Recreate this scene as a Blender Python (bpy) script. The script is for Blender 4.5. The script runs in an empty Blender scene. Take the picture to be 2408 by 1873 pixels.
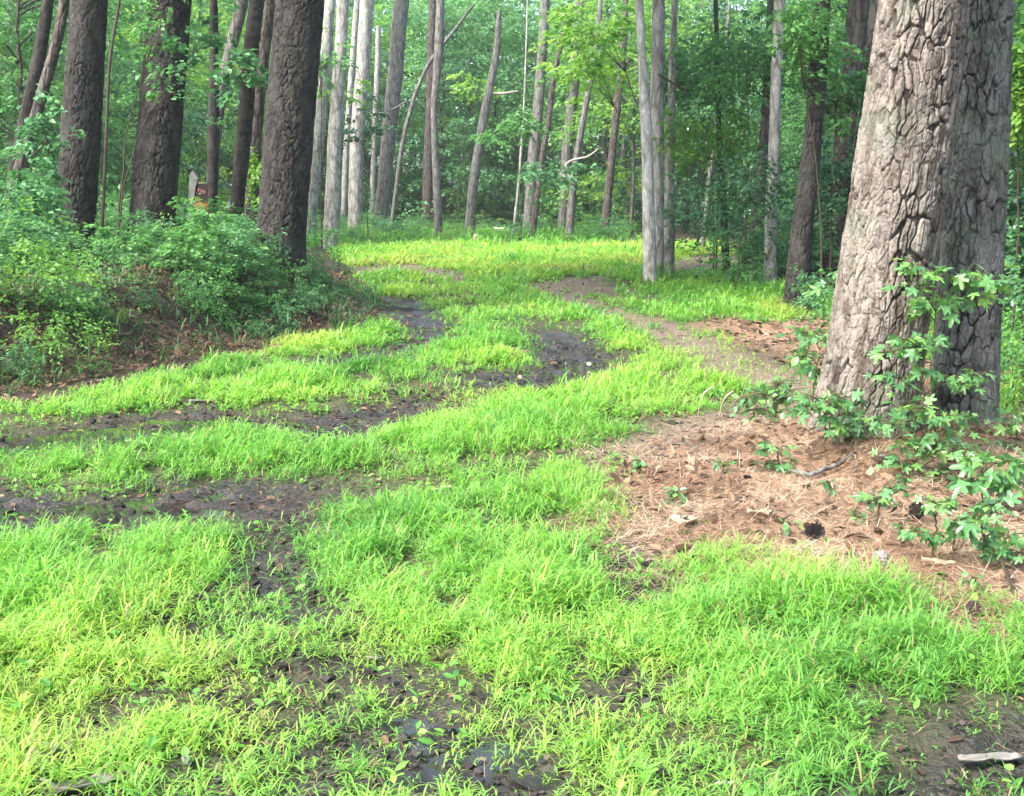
import bpy, math, random
import numpy as np
from mathutils import Vector

C = bpy.context.scene.collection
scene = bpy.context.scene
R = math.radians

# ------------------------------------------------------------------ camera
CAM_H = 1.35
FPX = 2907.0                      # focal length in pixels of the 2408 px wide photo
CX, CY = 1204.0, 936.5
PITCH = math.atan2(CY - 474.0, FPX)
cam_d = bpy.data.cameras.new('camera')
cam_d.sensor_fit = 'HORIZONTAL'
cam_d.angle = 2 * math.atan(CX / FPX)
cam_d.clip_start = 0.05
cam_d.clip_end = 1500
cam = bpy.data.objects.new('camera', cam_d)
cam.location = (0, 0, CAM_H)
cam.rotation_euler = (math.pi / 2 - PITCH, 0, 0)
C.objects.link(cam)
scene.camera = cam

# ------------------------------------------------------------------ light
SUN_EL, SUN_AZ = R(47), R(-126)   # azimuth from +Y towards +X
SKY = 0.15
SUN = 2.2
HAZE = 0.0008                     # density of the moist air (see the end)
world = bpy.data.worlds.new("World")
scene.world = world
world.use_nodes = True
nt = world.node_tree
sky = nt.nodes.new('ShaderNodeTexSky')
sky.sky_type = 'NISHITA'
sky.sun_disc = False
sky.sun_elevation = SUN_EL
sky.sun_rotation = SUN_AZ
sky.dust_density = 4.0
sky.ozone_density = 1.0
nt.links.new(sky.outputs[0], nt.nodes['Background'].inputs[0])
nt.nodes['Background'].inputs[1].default_value = SKY
sd = bpy.data.lights.new('sun', 'SUN')
sd.energy = SUN
sd.angle = R(18)
sd.color = (1.0, 0.96, 0.88)
sun = bpy.data.objects.new('sun', sd)
dv = Vector((math.sin(SUN_AZ) * math.cos(SUN_EL), math.cos(SUN_AZ) * math.cos(SUN_EL), math.sin(SUN_EL)))
sun.rotation_euler = dv.to_track_quat('Z', 'Y').to_euler()
C.objects.link(sun)
scene.view_settings.view_transform = 'Standard'
scene.view_settings.look = 'None'
scene.view_settings.exposure = 2.1
scene.view_settings.gamma = 1.0
scene.cycles.max_bounces = 6
scene.cycles.diffuse_bounces = 3
scene.cycles.glossy_bounces = 2
scene.cycles.transmission_bounces = 3
scene.cycles.transparent_max_bounces = 4
scene.cycles.volume_bounces = 0

# ------------------------------------------------------------------ pixel -> world
FWD = np.array([0, math.cos(PITCH), -math.sin(PITCH)])
UPV = np.array([0, math.sin(PITCH), math.cos(PITCH)])
def ray(x, y):
    return FWD * FPX + np.array([1.0, 0, 0]) * (x - CX) + UPV * (CY - y)
def on_ground(x, y, z=0.0):
    d = ray(x, y)
    t = (z - CAM_H) / d[2]
    return np.array([0, 0, CAM_H]) + d * t
def at_depth(x, y, Y):
    d = ray(x, y)
    return np.array([0, 0, CAM_H]) + d * (Y / d[1])
def px_size(Y):                    # metres per photo pixel, near the axis
    return Y / FPX
def to_px(P):
    P = np.asarray(P, float) - np.array([0, 0, CAM_H])
    dep = P @ FWD
    return CX + FPX * P[..., 0] / dep, CY - FPX * (P @ UPV) / dep

# ------------------------------------------------------------------ noise
def _hash(i, j, k, seed):
    n = (i.astype(np.int64) * 374761393 + j.astype(np.int64) * 668265263 + k.astype(np.int64) * 2147483647 + seed * 974711) & 0xffffffff
    n = ((n ^ (n >> 13)) * 1274126177) & 0xffffffff
    n = ((n ^ (n >> 16)) * 2246822519) & 0xffffffff
    n = n ^ (n >> 15)
    return (n & 0xffffff) / float(0xffffff)
def noise3(x, y, z, seed=0):
    x, y, z = np.broadcast_arrays(np.asarray(x, float), np.asarray(y, float), np.asarray(z, float))
    xi, yi, zi = np.floor(x), np.floor(y), np.floor(z)
    u, v, w = x - xi, y - yi, z - zi
    u, v, w = [a * a * (3 - 2 * a) for a in (u, v, w)]
    xi, yi, zi = xi.astype(int), yi.astype(int), zi.astype(int)
    r = 0
    for dx in (0, 1):
        for dy in (0, 1):
            for dz in (0, 1):
                wt = (u if dx else 1 - u) * (v if dy else 1 - v) * (w if dz else 1 - w)
                r = r + wt * _hash(xi + dx, yi + dy, zi + dz, seed)
    return r
def noise2(x, y, seed=0):
    x, y = np.broadcast_arrays(np.asarray(x, float), np.asarray(y, float))
    xi, yi = np.floor(x), np.floor(y)
    u, v = x - xi, y - yi
    u, v = u * u * (3 - 2 * u), v * v * (3 - 2 * v)
    xi, yi = xi.astype(int), yi.astype(int)
    o = np.zeros_like(xi)
    return ((1 - u) * (1 - v) * _hash(xi, yi, o, seed) + u * (1 - v) * _hash(xi + 1, yi, o, seed)
            + (1 - u) * v * _hash(xi, yi + 1, o, seed) + u * v * _hash(xi + 1, yi + 1, o, seed))
def fbm2(x, y, seed=0, oct=4):
    r, a, s = 0, 0.5, 0
    for k in range(oct):
        r = r + a * noise2(x, y, seed + k * 17); s += a
        x, y, a = x * 2.03, y * 2.03, a * 0.5
    return r / s
def sstep(a, b, x):
    t = np.clip((x - a) / (b - a), 0, 1)
    return t * t * (3 - 2 * t)

# ------------------------------------------------------------------ mesh helpers
def new_mesh(name, V, quads=None, tris=None, attrs=None, smooth=False, mat=None):
    me = bpy.data.meshes.new(name)
    V = np.asarray(V, np.float32)
    parts, sizes = [], []
    if quads is not None and len(quads):
        parts.append(np.asarray(quads, np.int32).ravel()); sizes.append(np.full(len(quads), 4, np.int32))
    if tris is not None and len(tris):
        parts.append(np.asarray(tris, np.int32).ravel()); sizes.append(np.full(len(tris), 3, np.int32))
    L = np.concatenate(parts); S = np.concatenate(sizes)
    starts = np.concatenate([[0], np.cumsum(S)[:-1]]).astype(np.int32)
    me.vertices.add(len(V)); me.vertices.foreach_set('co', V.ravel())
    me.loops.add(len(L)); me.loops.foreach_set('vertex_index', L)
    me.polygons.add(len(S)); me.polygons.foreach_set('loop_start', starts)
    me.update(calc_edges=True)
    me.polygons.foreach_set('use_smooth', np.full(len(S), bool(smooth)))
    for k, a in (attrs or {}).items():
        at = me.attributes.new(k, 'FLOAT', 'POINT')
        at.data.foreach_set('value', np.asarray(a, np.float32).ravel())
    if mat: me.materials.append(mat)
    me.update()
    return me
def add_obj(name, me, parent=None, loc=None):
    o = bpy.data.objects.new(name, me)
    C.objects.link(o)
    if parent is not None: o.parent = parent
    if loc is not None: o.location = loc
    return o
def tag(o, label=None, cat=None, group=None, kind=None):
    if label: o['label'] = label
    if cat: o['category'] = cat
    if group: o['group'] = group
    if kind: o['kind'] = kind
    return o
def empty(name, loc, label, cat, group=None, rz=0.0):
    o = bpy.data.objects.new(name, None)
    o.empty_display_size = 0.2
    C.objects.link(o); o.location = loc; o.rotation_euler = (0, 0, rz)
    return tag(o, label, cat, group)
def copy_tree(o, parent=None):
    c = o.copy(); C.objects.link(c)
    if parent is not None: c.parent = parent
    for ch in list(o.children): copy_tree(ch, c)
    return c
class Acc:
    """collects vertices and faces of one mesh"""
    def __init__(s): s.V, s.Q, s.T, s.A, s.n = [], [], [], [], 0
    def add(s, V, quads=None, tris=None, tint=0.5):
        V = np.asarray(V, float)
        s.V.append(V)
        if quads is not None and len(quads): s.Q.append(np.asarray(quads, int) + s.n)
        if tris is not None and len(tris): s.T.append(np.asarray(tris, int) + s.n)
        s.A.append(np.broadcast_to(np.asarray(tint, float), (len(V),)).copy())
        s.n += len(V)
    def mesh(s, name, mat, smooth=False):
        return new_mesh(name, np.concatenate(s.V), np.concatenate(s.Q) if s.Q else None,
                        np.concatenate(s.T) if s.T else None, {'tint': np.concatenate(s.A)}, smooth, mat)
def norm(a): return a / np.maximum(np.linalg.norm(a, axis=-1, keepdims=True), 1e-9)
def tube(acc, pts, rad, n=6, tint=0.5, cap=True):
    pts = np.asarray(pts, float); rad = np.broadcast_to(np.asarray(rad, float), (len(pts),))
    T = norm(np.gradient(pts, axis=0))
    ref = np.array([0.13, 1.0, 0.07]) if abs(T[:, 1]).mean() < 0.8 else np.array([1.0, 0.1, 0])
    U = norm(np.cross(T, ref)); W = np.cross(T, U)
    a = np.arange(n) / n * 2 * np.pi
    V = pts[:, None] + rad[:, None, None] * (np.cos(a)[None, :, None] * U[:, None] + np.sin(a)[None, :, None] * W[:, None])
    m = len(pts); V = V.reshape(-1, 3)
    i, j = np.meshgrid(np.arange(m - 1), np.arange(n), indexing='ij')
    a0, b0 = i * n + j, i * n + (j + 1) % n
    Q = np.stack([a0, b0, b0 + n, a0 + n], -1).reshape(-1, 4)
    tr = None
    if cap:
        V = np.concatenate([V, pts[-1:] + T[-1:] * rad[-1] * 0.3, pts[:1] - T[:1] * rad[0] * 0.3])
        k = np.arange(n); e = m * n
        tr = np.concatenate([np.stack([(m - 1) * n + k, (m - 1) * n + (k + 1) % n, np.full(n, e)], -1),
                             np.stack([(k + 1) % n, k, np.full(n, e + 1)], -1)])
    acc.add(V, Q, tr, tint)
# leaf templates: (along, side, up) in units of (length, width, length)
OVAL = (np.array([[0, 0, 0], [.3, .5, .03], [.7, .42, .0], [1, 0, -.12], [.7, -.42, .0], [.3, -.5, .03], [.5, 0, -.05]]),
        np.array([[0, 1, 6], [1, 2, 6], [2, 3, 6], [3, 4, 6], [4, 5, 6], [5, 0, 6]]))
RHOMB = (np.array([[0, 0, 0], [.45, .5, .06], [1, 0, -.08], [.45, -.5, .06]]), np.array([[0, 1, 2], [0, 2, 3]]))
_ang = np.radians([180, -140, -118, -95, -72, -52, -32, -10, 10, 32, 52, 72, 95, 118, 140])
_rad = np.array([.26, .36, .42, .22, .5, .54, .26, .62, .62, .26, .54, .5, .22, .42, .36])
_rad[7:9] = .60
_st = np.stack([.30 + _rad * np.cos(_ang), _rad * np.sin(_ang), -.28 * _rad ** 2 + .05 * np.abs(np.sin(_ang))], -1)
_st = np.concatenate([_st[:8], [[1.0, 0, -.14]], _st[8:]])
STAR = (np.concatenate([_st, [[.3, 0, 0]]]), np.array([[k, (k + 1) % 16, 16] for k in range(16)]))
def leaves(acc, P, D, N, L, W, tint, tpl=RHOMB):
    P, D, N = np.asarray(P, float), norm(np.asarray(D, float)), np.asarray(N, float)
    S = norm(np.cross(D, N)); N = np.cross(S, D)
    L = np.broadcast_to(L, (len(P),))[:, None, None]; W = np.broadcast_to(W, (len(P),))[:, None, None]
    t, f = tpl
    V = P[:, None] + L * t[None, :, 0:1] * D[:, None] + W * t[None, :, 1:2] * S[:, None] + L * t[None, :, 2:3] * N[:, None]
    k = len(t)
    F = f[None] + (np.arange(len(P)) * k)[:, None, None]
    acc.add(V.reshape(-1, 3), None, F.reshape(-1, 3), np.repeat(np.broadcast_to(tint, (len(P),)), k))

# ------------------------------------------------------------------ materials
def ramp_node(nt, stops):
    r = nt.nodes.new('ShaderNodeValToRGB')
    e = r.color_ramp.elements
    while len(e) < len(stops): e.new(0.5)
    for k, (p, c) in enumerate(stops):
        e[k].position = p; e[k].color = (*c, 1)
    return r
def leaf_mat(name, stops, trans=0.4, rough=0.45, spec=0.4, objvar=0.25, hue=0.485):
    m = bpy.data.materials.new(name); m.use_nodes = True
    nt = m.node_tree; N = nt.nodes; LK = nt.links.new
    N.clear()
    out = N.new('ShaderNodeOutputMaterial')
    at = N.new('ShaderNodeAttribute'); at.attribute_name = 'tint'
    oi = N.new('ShaderNodeObjectInfo')
    ma = N.new('ShaderNodeMath'); ma.operation = 'MULTIPLY_ADD'
    LK(oi.outputs['Random'], ma.inputs[0]); ma.inputs[1].default_value = objvar; ma.inputs[2].default_value = -objvar / 2
    ad = N.new('ShaderNodeMath'); ad.operation = 'ADD'
    LK(at.outputs['Fac'], ad.inputs[0]); LK(ma.outputs[0], ad.inputs[1])
    rp = ramp_node(nt, stops); LK(ad.outputs[0], rp.inputs[0])
    pb = N.new('ShaderNodeBsdfPrincipled')
    pb.inputs['Roughness'].default_value = rough
    pb.inputs['Specular IOR Level'].default_value = spec
    LK(rp.outputs[0], pb.inputs['Base Color'])
    tr = N.new('ShaderNodeBsdfTranslucent')
    hs = N.new('ShaderNodeHueSaturation'); hs.inputs['Hue'].default_value = hue; hs.inputs['Saturation'].default_value = 1.15; hs.inputs['Value'].default_value = 1.5
    LK(rp.outputs[0], hs.inputs['Color']); LK(hs.outputs[0], tr.inputs['Color'])
    mx = N.new('ShaderNodeMixShader'); mx.inputs[0].default_value = trans
    LK(pb.outputs[0], mx.inputs[1]); LK(tr.outputs[0], mx.inputs[2]); LK(mx.outputs[0], out.inputs['Surface'])
    return m
def bark_mat(name, plate, fissure, lichen, sx=14.0, sz=5.0, bump=0.35, lich=0.35, dist=0.02, use_attr=False):
    m = bpy.data.materials.new(name); m.use_nodes = True
    nt = m.node_tree; N = nt.nodes; LK = nt.links.new
    pb = N['Principled BSDF']; pb.inputs['Roughness'].default_value = 0.9
    pb.inputs['Specular IOR Level'].default_value = 0.25
    tc = N.new('ShaderNodeTexCoord')
    mp = N.new('ShaderNodeMapping'); mp.inputs['Scale'].default_value = (sx, sx, sz)
    LK(tc.outputs['Object'], mp.inputs[0])
    nw = N.new('ShaderNodeTexNoise'); nw.inputs['Scale'].default_value = 1.2; nw.inputs['Detail'].default_value = 3
    LK(mp.outputs[0], nw.inputs['Vector'])
    mv = N.new('ShaderNodeMixRGB'); mv.inputs[0].default_value = 0.35
    LK(mp.outputs[0], mv.inputs[1]); LK(nw.outputs['Color'], mv.inputs[2])
    vo = N.new('ShaderNodeTexVoronoi'); vo.feature = 'DISTANCE_TO_EDGE'; vo.inputs['Scale'].default_value = 1.0
    LK(mv.outputs[0], vo.inputs['Vector'])
    nf = N.new('ShaderNodeTexNoise'); nf.inputs['Scale'].default_value = 4.0; nf.inputs['Detail'].default_value = 6; nf.inputs['Roughness'].default_value = 0.65
    LK(mp.outputs[0], nf.inputs['Vector'])
    # plate tone: noise
    rp = ramp_node(nt, [(0.30, (plate[0] * .56, plate[1] * .46, plate[2] * .40)), (0.52, plate), (0.75, tuple(min(1, c * 1.65) for c in plate))])
    if use_attr:
        tn = N.new('ShaderNodeAttribute'); tn.attribute_name = 'tone'
        tm = N.new('ShaderNodeMixRGB'); tm.inputs[0].default_value = .72
        LK(nf.outputs['Fac'], tm.inputs[1]); LK(tn.outputs['Fac'], tm.inputs[2]); LK(tm.outputs[0], rp.inputs[0])
    else:
        LK(nf.outputs['Fac'], rp.inputs[0])
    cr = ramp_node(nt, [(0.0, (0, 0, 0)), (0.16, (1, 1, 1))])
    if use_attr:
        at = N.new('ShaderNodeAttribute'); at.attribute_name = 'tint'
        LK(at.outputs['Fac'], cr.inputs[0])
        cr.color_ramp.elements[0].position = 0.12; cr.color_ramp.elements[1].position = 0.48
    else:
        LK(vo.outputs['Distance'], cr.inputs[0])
    mx = N.new('ShaderNodeMixRGB'); mx.inputs[1].default_value = (*fissure, 1)  # darker colour in the fissures
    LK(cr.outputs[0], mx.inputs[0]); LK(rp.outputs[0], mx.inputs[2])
    nl = N.new('ShaderNodeTexNoise'); nl.inputs['Scale'].default_value = 2.3; nl.inputs['Detail'].default_value = 5; nl.inputs['Roughness'].default_value = 0.7
    LK(tc.outputs['Object'], nl.inputs['Vector'])
    rl = ramp_node(nt, [(0.5, (0, 0, 0)), (0.62, (lich, lich, lich))])
    LK(nl.outputs['Fac'], rl.inputs[0])
    ml = N.new('ShaderNodeMixRGB'); ml.inputs[2].default_value = (*lichen, 1)
    LK(rl.outputs[0], ml.inputs[0]); LK(mx.outputs[0], ml.inputs[1])
    mp2 = N.new('ShaderNodeMapping'); mp2.inputs['Scale'].default_value = (5, 5, 1.4); LK(tc.outputs['Object'], mp2.inputs[0])
    ns = N.new('ShaderNodeTexNoise'); ns.inputs['Scale'].default_value = 1.6; ns.inputs['Detail'].default_value = 6; ns.inputs['Roughness'].default_value = .7; LK(mp2.outputs[0], ns.inputs['Vector'])
    rs = ramp_node(nt, [(.34, (.50, .44, .40)), (.5, (1, 1, 1)), (.68, (1.25, 1.22, 1.16))]); LK(ns.outputs['Fac'], rs.inputs[0])
    ms = N.new('ShaderNodeMixRGB'); ms.blend_type = 'MULTIPLY'; ms.inputs[0].default_value = 1.0
    LK(ml.outputs[0], ms.inputs[1]); LK(rs.outputs[0], ms.inputs[2])
    LK(ms.outputs[0], pb.inputs['Base Color'])
    b = N.new('ShaderNodeBump'); b.inputs['Strength'].default_value = bump; b.inputs['Distance'].default_value = dist
    if use_attr:
        LK(nf.outputs['Fac'], b.inputs['Height'])
    else:
        mh = N.new('ShaderNodeMath'); mh.operation = 'MULTIPLY_ADD'
        LK(nf.outputs['Fac'], mh.inputs[0]); mh.inputs[1].default_value = 0.5
        LK(cr.outputs[0], mh.inputs[2]); LK(mh.outputs[0], b.inputs['Height'])
    LK(b.outputs[0], pb.inputs['Normal'])
    return m
def plain_mat(name, col, rough=0.7, var=0.3, scale=8.0, bump=0.3, attr=False):
    m = bpy.data.materials.new(name); m.use_nodes = True
    nt = m.node_tree; N = nt.nodes; LK = nt.links.new
    pb = N['Principled BSDF']; pb.inputs['Roughness'].default_value = rough
    pb.inputs['Specular IOR Level'].default_value = 0.3
    tc = N.new('ShaderNodeTexCoord')
    n = N.new('ShaderNodeTexNoise'); n.inputs['Scale'].default_value = scale; n.inputs['Detail'].default_value = 5
    LK(tc.outputs['Object'], n.inputs['Vector'])
    if attr:
        at = N.new('ShaderNodeAttribute'); at.attribute_name = 'tint'
        rp = ramp_node(nt, attr); LK(at.outputs['Fac'], rp.inputs[0])
    else:
        rp = ramp_node(nt, [(0.3, tuple(c * (1 - var) for c in col)), (0.7, tuple(min(1, c * (1 + var)) for c in col))])
        LK(n.outputs['Fac'], rp.inputs[0])
    LK(rp.outputs[0], pb.inputs['Base Color'])
    b = N.new('ShaderNodeBump'); b.inputs['Strength'].default_value = bump; b.inputs['Distance'].default_value = 0.01
    LK(n.outputs['Fac'], b.inputs['Height']); LK(b.outputs[0], pb.inputs['Normal'])
    return m

M_GRASS = leaf_mat('grass_blades', [(0.0, (.045, .14, .035)), (.25, (.105, .28, .06)), (.5, (.205, .43, .085)), (.78, (.36, .51, .10)), (.86, (.34, .37, .12)), (.95, (.23, .18, .10))], trans=0.45, rough=0.5, spec=0.3, objvar=0, hue=0.498)
M_LEAF_MID = leaf_mat('mid_green_leaves', [(0.0, (0.047, 0.134, 0.050)), (.5, (0.095, 0.244, 0.079)), (1, (0.181, 0.393, 0.114))], trans=0.42)
M_LEAF_LIME_SUNLIT = leaf_mat('lime_sunlit_leaves', [(0.0, (0.069, 0.184, 0.046)), (.5, (0.138, 0.299, 0.069)), (1, (0.276, 0.437, 0.092))], trans=0.5)  # lime leaf colour; on the background trees it also paints in sunlit brightness
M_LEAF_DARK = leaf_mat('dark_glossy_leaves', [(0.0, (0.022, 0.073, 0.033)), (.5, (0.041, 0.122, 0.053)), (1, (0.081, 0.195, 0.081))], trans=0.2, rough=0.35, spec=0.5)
M_LEAF_TEAL = leaf_mat('blue_green_leaves', [(0.0, (0.050, 0.137, 0.065)), (.5, (0.090, 0.233, 0.097)), (1, (0.163, 0.353, 0.144))], trans=0.35)
M_STAR = leaf_mat('sapling_leaves', [(0.0, (.045, .13, .05)), (.5, (.09, .24, .085)), (1, (.20, .37, .08))], trans=0.36, rough=0.32, spec=0.6)
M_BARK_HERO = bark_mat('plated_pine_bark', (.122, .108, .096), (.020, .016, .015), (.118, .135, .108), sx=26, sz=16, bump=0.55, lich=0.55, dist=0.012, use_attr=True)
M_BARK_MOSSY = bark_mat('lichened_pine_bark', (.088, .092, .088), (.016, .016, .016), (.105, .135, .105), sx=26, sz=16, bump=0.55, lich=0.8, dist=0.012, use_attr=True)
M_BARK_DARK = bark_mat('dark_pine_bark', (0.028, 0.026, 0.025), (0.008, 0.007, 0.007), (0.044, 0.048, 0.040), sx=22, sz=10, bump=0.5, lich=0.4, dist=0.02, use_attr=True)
M_BARK_BROWN = bark_mat('brown_pine_bark', (0.094, 0.079, 0.073), (0.035, 0.030, 0.028), (0.110, 0.121, 0.105), sx=16, sz=5, bump=0.6, lich=0.35, dist=0.03)
M_BARK_GREY = bark_mat('grey_bark', (.15, .147, .145), (.07, .066, .063), (.12, .16, .12), sx=12, sz=3.5, bump=0.4, lich=0.5, dist=0.03)
M_BARK_PALE = bark_mat('pale_lichen_bark', (0.324, 0.318, 0.312), (0.168, 0.156, 0.150), (0.228, 0.288, 0.222), sx=10, sz=3, bump=0.3, lich=0.45, dist=0.02)
M_BARK_WHITE = bark_mat('whitish_bark', (0.459, 0.452, 0.446), (0.270, 0.257, 0.243), (0.338, 0.378, 0.311), sx=10, sz=3, bump=0.3, lich=0.35, dist=0.02)
M_TWIG = plain_mat('twig_bark', (0.047, 0.036, 0.028), 0.8)
M_STEM_GREEN = plain_mat('green_stem', (0.060, 0.060, 0.025), 0.6)
M_DEADWOOD = plain_mat('bleached_dead_wood', (0.300, 0.276, 0.240), 0.8, 0.3, 12)

# ------------------------------------------------------------------ zones of the ground, traced in photo pixels and laid on the ground in metres
def poly(pts): return np.array([on_ground(x, y)[:2] for x, y in pts])
GX0, GX1, GY0, GY1, GRES = -18.0, 18.0, 1.2, 48.0, 0.05
gx = np.arange(GX0, GX1, GRES); gy = np.arange(GY0, GY1, GRES)
GXX, GYY = np.meshgrid(gx, gy)
_wx = (fbm2(GXX * 3, GYY * 3, 5) - .5) * .42 + (fbm2(GXX * 10, GYY * 10, 6, 2) - .5) * .26
_wy = (fbm2(GXX * 3, GYY * 3, 8) - .5) * .42 + (fbm2(GXX * 10, GYY * 10, 9, 2) - .5) * .26
WX, WY = GXX + _wx * np.minimum(1, GYY / 6), GYY + _wy * np.minimum(2.0, GYY / 5)
def inside(P, X, Y):
    r = np.zeros(X.shape, bool)
    for k in range(len(P)):
        (x0, y0), (x1, y1) = P[k], P[(k + 1) % len(P)]
        if y0 == y1: continue
        c = ((y0 > Y) != (y1 > Y)) & (X < (x1 - x0) * (Y - y0) / (y1 - y0) + x0)
        r ^= c
    return r
def blur(a, n):
    a = a.astype(float)
    for _ in range(2):
        for ax in (0, 1):
            p = np.pad(a, [(n + 1, n) if k == ax else (0, 0) for k in (0, 1)], mode='edge')
            cs = np.cumsum(p, axis=ax)
            hi = np.take(cs, np.arange(2 * n + 1, cs.shape[ax]), axis=ax); lo = np.take(cs, np.arange(0, cs.shape[ax] - 2 * n - 1), axis=ax)
            a = (hi - lo) / (2 * n + 1)
    return a
def zone(*polys):
    m = np.zeros(GXX.shape, bool)
    for p in polys: m |= inside(poly(p), WX, WY)
    return m
def look(a, x, y):
    i = np.clip(((np.asarray(y) - GY0) / GRES), 0, a.shape[0] - 1.001); j = np.clip(((np.asarray(x) - GX0) / GRES), 0, a.shape[1] - 1.001)
    i0, j0 = i.astype(int), j.astype(int); u, v = i - i0, j - j0
    return a[i0, j0] * (1 - u) * (1 - v) + a[i0 + 1, j0] * u * (1 - v) + a[i0, j0 + 1] * (1 - u) * v + a[i0 + 1, j0 + 1] * u * v

Z_GRASS = zone([(-400, 990), (0, 960), (120, 960), (300, 905), (640, 830), (700, 800), (850, 765), (905, 730), (830, 680), (840, 640), (780, 600), (800, 580), (1000, 579), (1480, 578), (1500, 576), (1700, 576), (1770, 650), (1850, 715), (1900, 745), (1800, 760),
                (1700, 745), (1640, 755), (1760, 830), (1960, 900), (1900, 940), (1830, 960), (1760, 1010), (1640, 1060), (1420, 1120), (1480, 1262), (1570, 1300), (1720, 1332), (1870, 1350), (1960, 1372), (2050, 1380), (2160, 1425), (2408, 1455), (2900, 1470), (2900, 2500), (-700, 2500), (-700, 1500)])
Z_MUD = zone([(-300, 1030), (0, 1022), (137, 1004), (275, 976), (412, 962), (458, 944), (527, 944), (540, 994), (412, 1004), (275, 1022), (115, 1047), (0, 1054), (-300, 1060)],
             [(577, 980), (733, 974), (778, 976), (897, 946), (1000, 910), (1040, 925), (1040, 958), (900, 974), (778, 990), (595, 994)],
             [(-300, 1120), (0, 1115), (27, 1128), (128, 1137), (298, 1150), (389, 1124), (504, 1119), (641, 1124), (690, 1164), (662, 1230), (668, 1320), (610, 1320), (600, 1224), (565, 1185), (458, 1192), (389, 1190), (252, 1210), (160, 1232), (46, 1232), (0, 1215), (-300, 1220)],
             [(1249, 780), (1327, 775), (1378, 816), (1400, 853), (1368, 878), (1304, 893), (1240, 880), (1084, 868), (1093, 855), (1194, 866), (1253, 848), (1262, 798)],
             [(910, 705), (1000, 725), (1040, 795), (1008, 805), (940, 765)], [(690, 850), (800, 832), (905, 803), (915, 815), (810, 850), (700, 866)],
             [(-300, 1800), (0, 1800), (165, 1785), (309, 1825), (353, 1860), (500, 1850), (560, 1873), (560, 2500), (-700, 2500)],
             [(600, 1790), (680, 1740), (800, 1745), (900, 1770), (1000, 1800), (1030, 1850), (1000, 1950), (640, 1950)], [(655, 1690), (730, 1660), (790, 1680), (760, 1720), (680, 1720)],
             [(880, 1560), (930, 1600), (960, 1650), (1010, 1670), (1020, 1710), (960, 1700), (890, 1630)],
             [(2130, 1680), (2200, 1665), (2300, 1670), (2440, 1640), (2900, 1620), (2900, 2500), (1745, 2500), (1780, 1870), (1850, 1846), (1940, 1826), (2120, 1770), (2190, 1730)],
             [(1395, 1770), (1513, 1745), (1601, 1782), (1590, 1828), (1397, 1818)], [(1440, 1280), (1480, 1275), (1530, 1370), (1500, 1395), (1450, 1330)])
Z_PATH = zone([(1285, 664), (1418, 650), (1441, 680), (1335, 683), (1432, 731), (1542, 768), (1647, 809), (1762, 846), (1830, 872), (1930, 930), (1900, 960), (1800, 916), (1716, 896), (1670, 850), (1578, 793), (1464, 747), (1372, 720), (1299, 686)],
              [(830, 626), (980, 620), (1120, 652), (1080, 658), (960, 640), (840, 642)], [(1560, 640), (1650, 620), (1690, 632), (1640, 655), (1560, 660)])
Z_SPARSE = zone([(640, 1114), (800, 1094), (1030, 1088), (1258, 1053), (1400, 1040), (1580, 1044), (1716, 1062), (1700, 1088), (1578, 1100), (1400, 1100), (1250, 1092), (1120, 1116), (1000, 1136), (870, 1156), (700, 1160)],
                [(240, 1380), (470, 1460), (660, 1536), (700, 1600), (600, 1610), (390, 1520), (240, 1420)], [(520, 1330), (700, 1400), (780, 1500), (700, 1540), (560, 1440)],
                [(1250, 1608), (1386, 1586), (1535, 1570), (1560, 1590), (1400, 1612), (1262, 1650)], [(1600, 1700), (1900, 1720), (2000, 1760), (1700, 1830), (1580, 1800)],
                [(750, 1470), (850, 1540), (900, 1640), (1080, 1760), (960, 1760), (840, 1640), (740, 1520)], [(1200, 1680), (1400, 1690), (1400, 1800), (1250, 1830)],
                [(1020, 870), (1240, 880), (1330, 895), (1200, 912), (1040, 925), (990, 905)], [(-300, 1024), (460, 955), (700, 975), (900, 960), (1100, 950), (1050, 985), (760, 1000), (420, 1020), (-300, 1075)],
                [(1420, 1010), (1560, 985), (1720, 985), (1840, 960), (1760, 1080), (1500, 1090)], [(1420, 655), (1530, 665), (1640, 740), (1500, 720), (1440, 690)],
                [(1150, 740), (1050, 690), (960, 670), (1000, 655), (1140, 700), (1260, 780), (1330, 775), (1290, 770)])
def track(px, w0, w1=None, z=0.0):
    P = np.array([on_ground(x, y)[:2] for x, y in px]); best = np.zeros(GXX.shape, bool)
    for k in range(len(P) - 1):
        a, b = P[k], P[k + 1]; d = b - a
        t = np.clip(((WX - a[0]) * d[0] + (WY - a[1]) * d[1]) / max(1e-6, d @ d), 0, 1)
        f = (k + t) / (len(P) - 1); w = w0 + (f * ((w1 if w1 else w0) - w0))
        best |= np.hypot(WX - a[0] - t * d[0], WY - a[1] - t * d[1]) < w / 2
    return best
Z_MUD |= track([(-300, 1062), (0, 1034), (270, 996), (460, 968), (600, 984), (780, 980), (900, 958), (1000, 926)], .42, .38)
Z_MUD |= track([(1090, 880), (1240, 884), (1350, 864)], .3, .55)
Z_MUD |= track([(1350, 864), (1378, 840), (1340, 802), (1290, 777)], .65, .5)
Z_SPARSE |= track([(1290, 777), (1200, 740), (1100, 704), (1030, 684), (940, 664)], .8, .6)
Z_SPARSE |= track([(1000, 926), (1090, 896), (1240, 886)], 1.0)
Z_MUD |= track([(-300, 1180), (0, 1168), (130, 1185), (300, 1192), (460, 1155), (600, 1148), (700, 1142)], .5, .4)
Z_MUD |= track([(645, 1150), (648, 1240), (636, 1330), (606, 1400), (600, 1440)], .34, .22)
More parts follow.
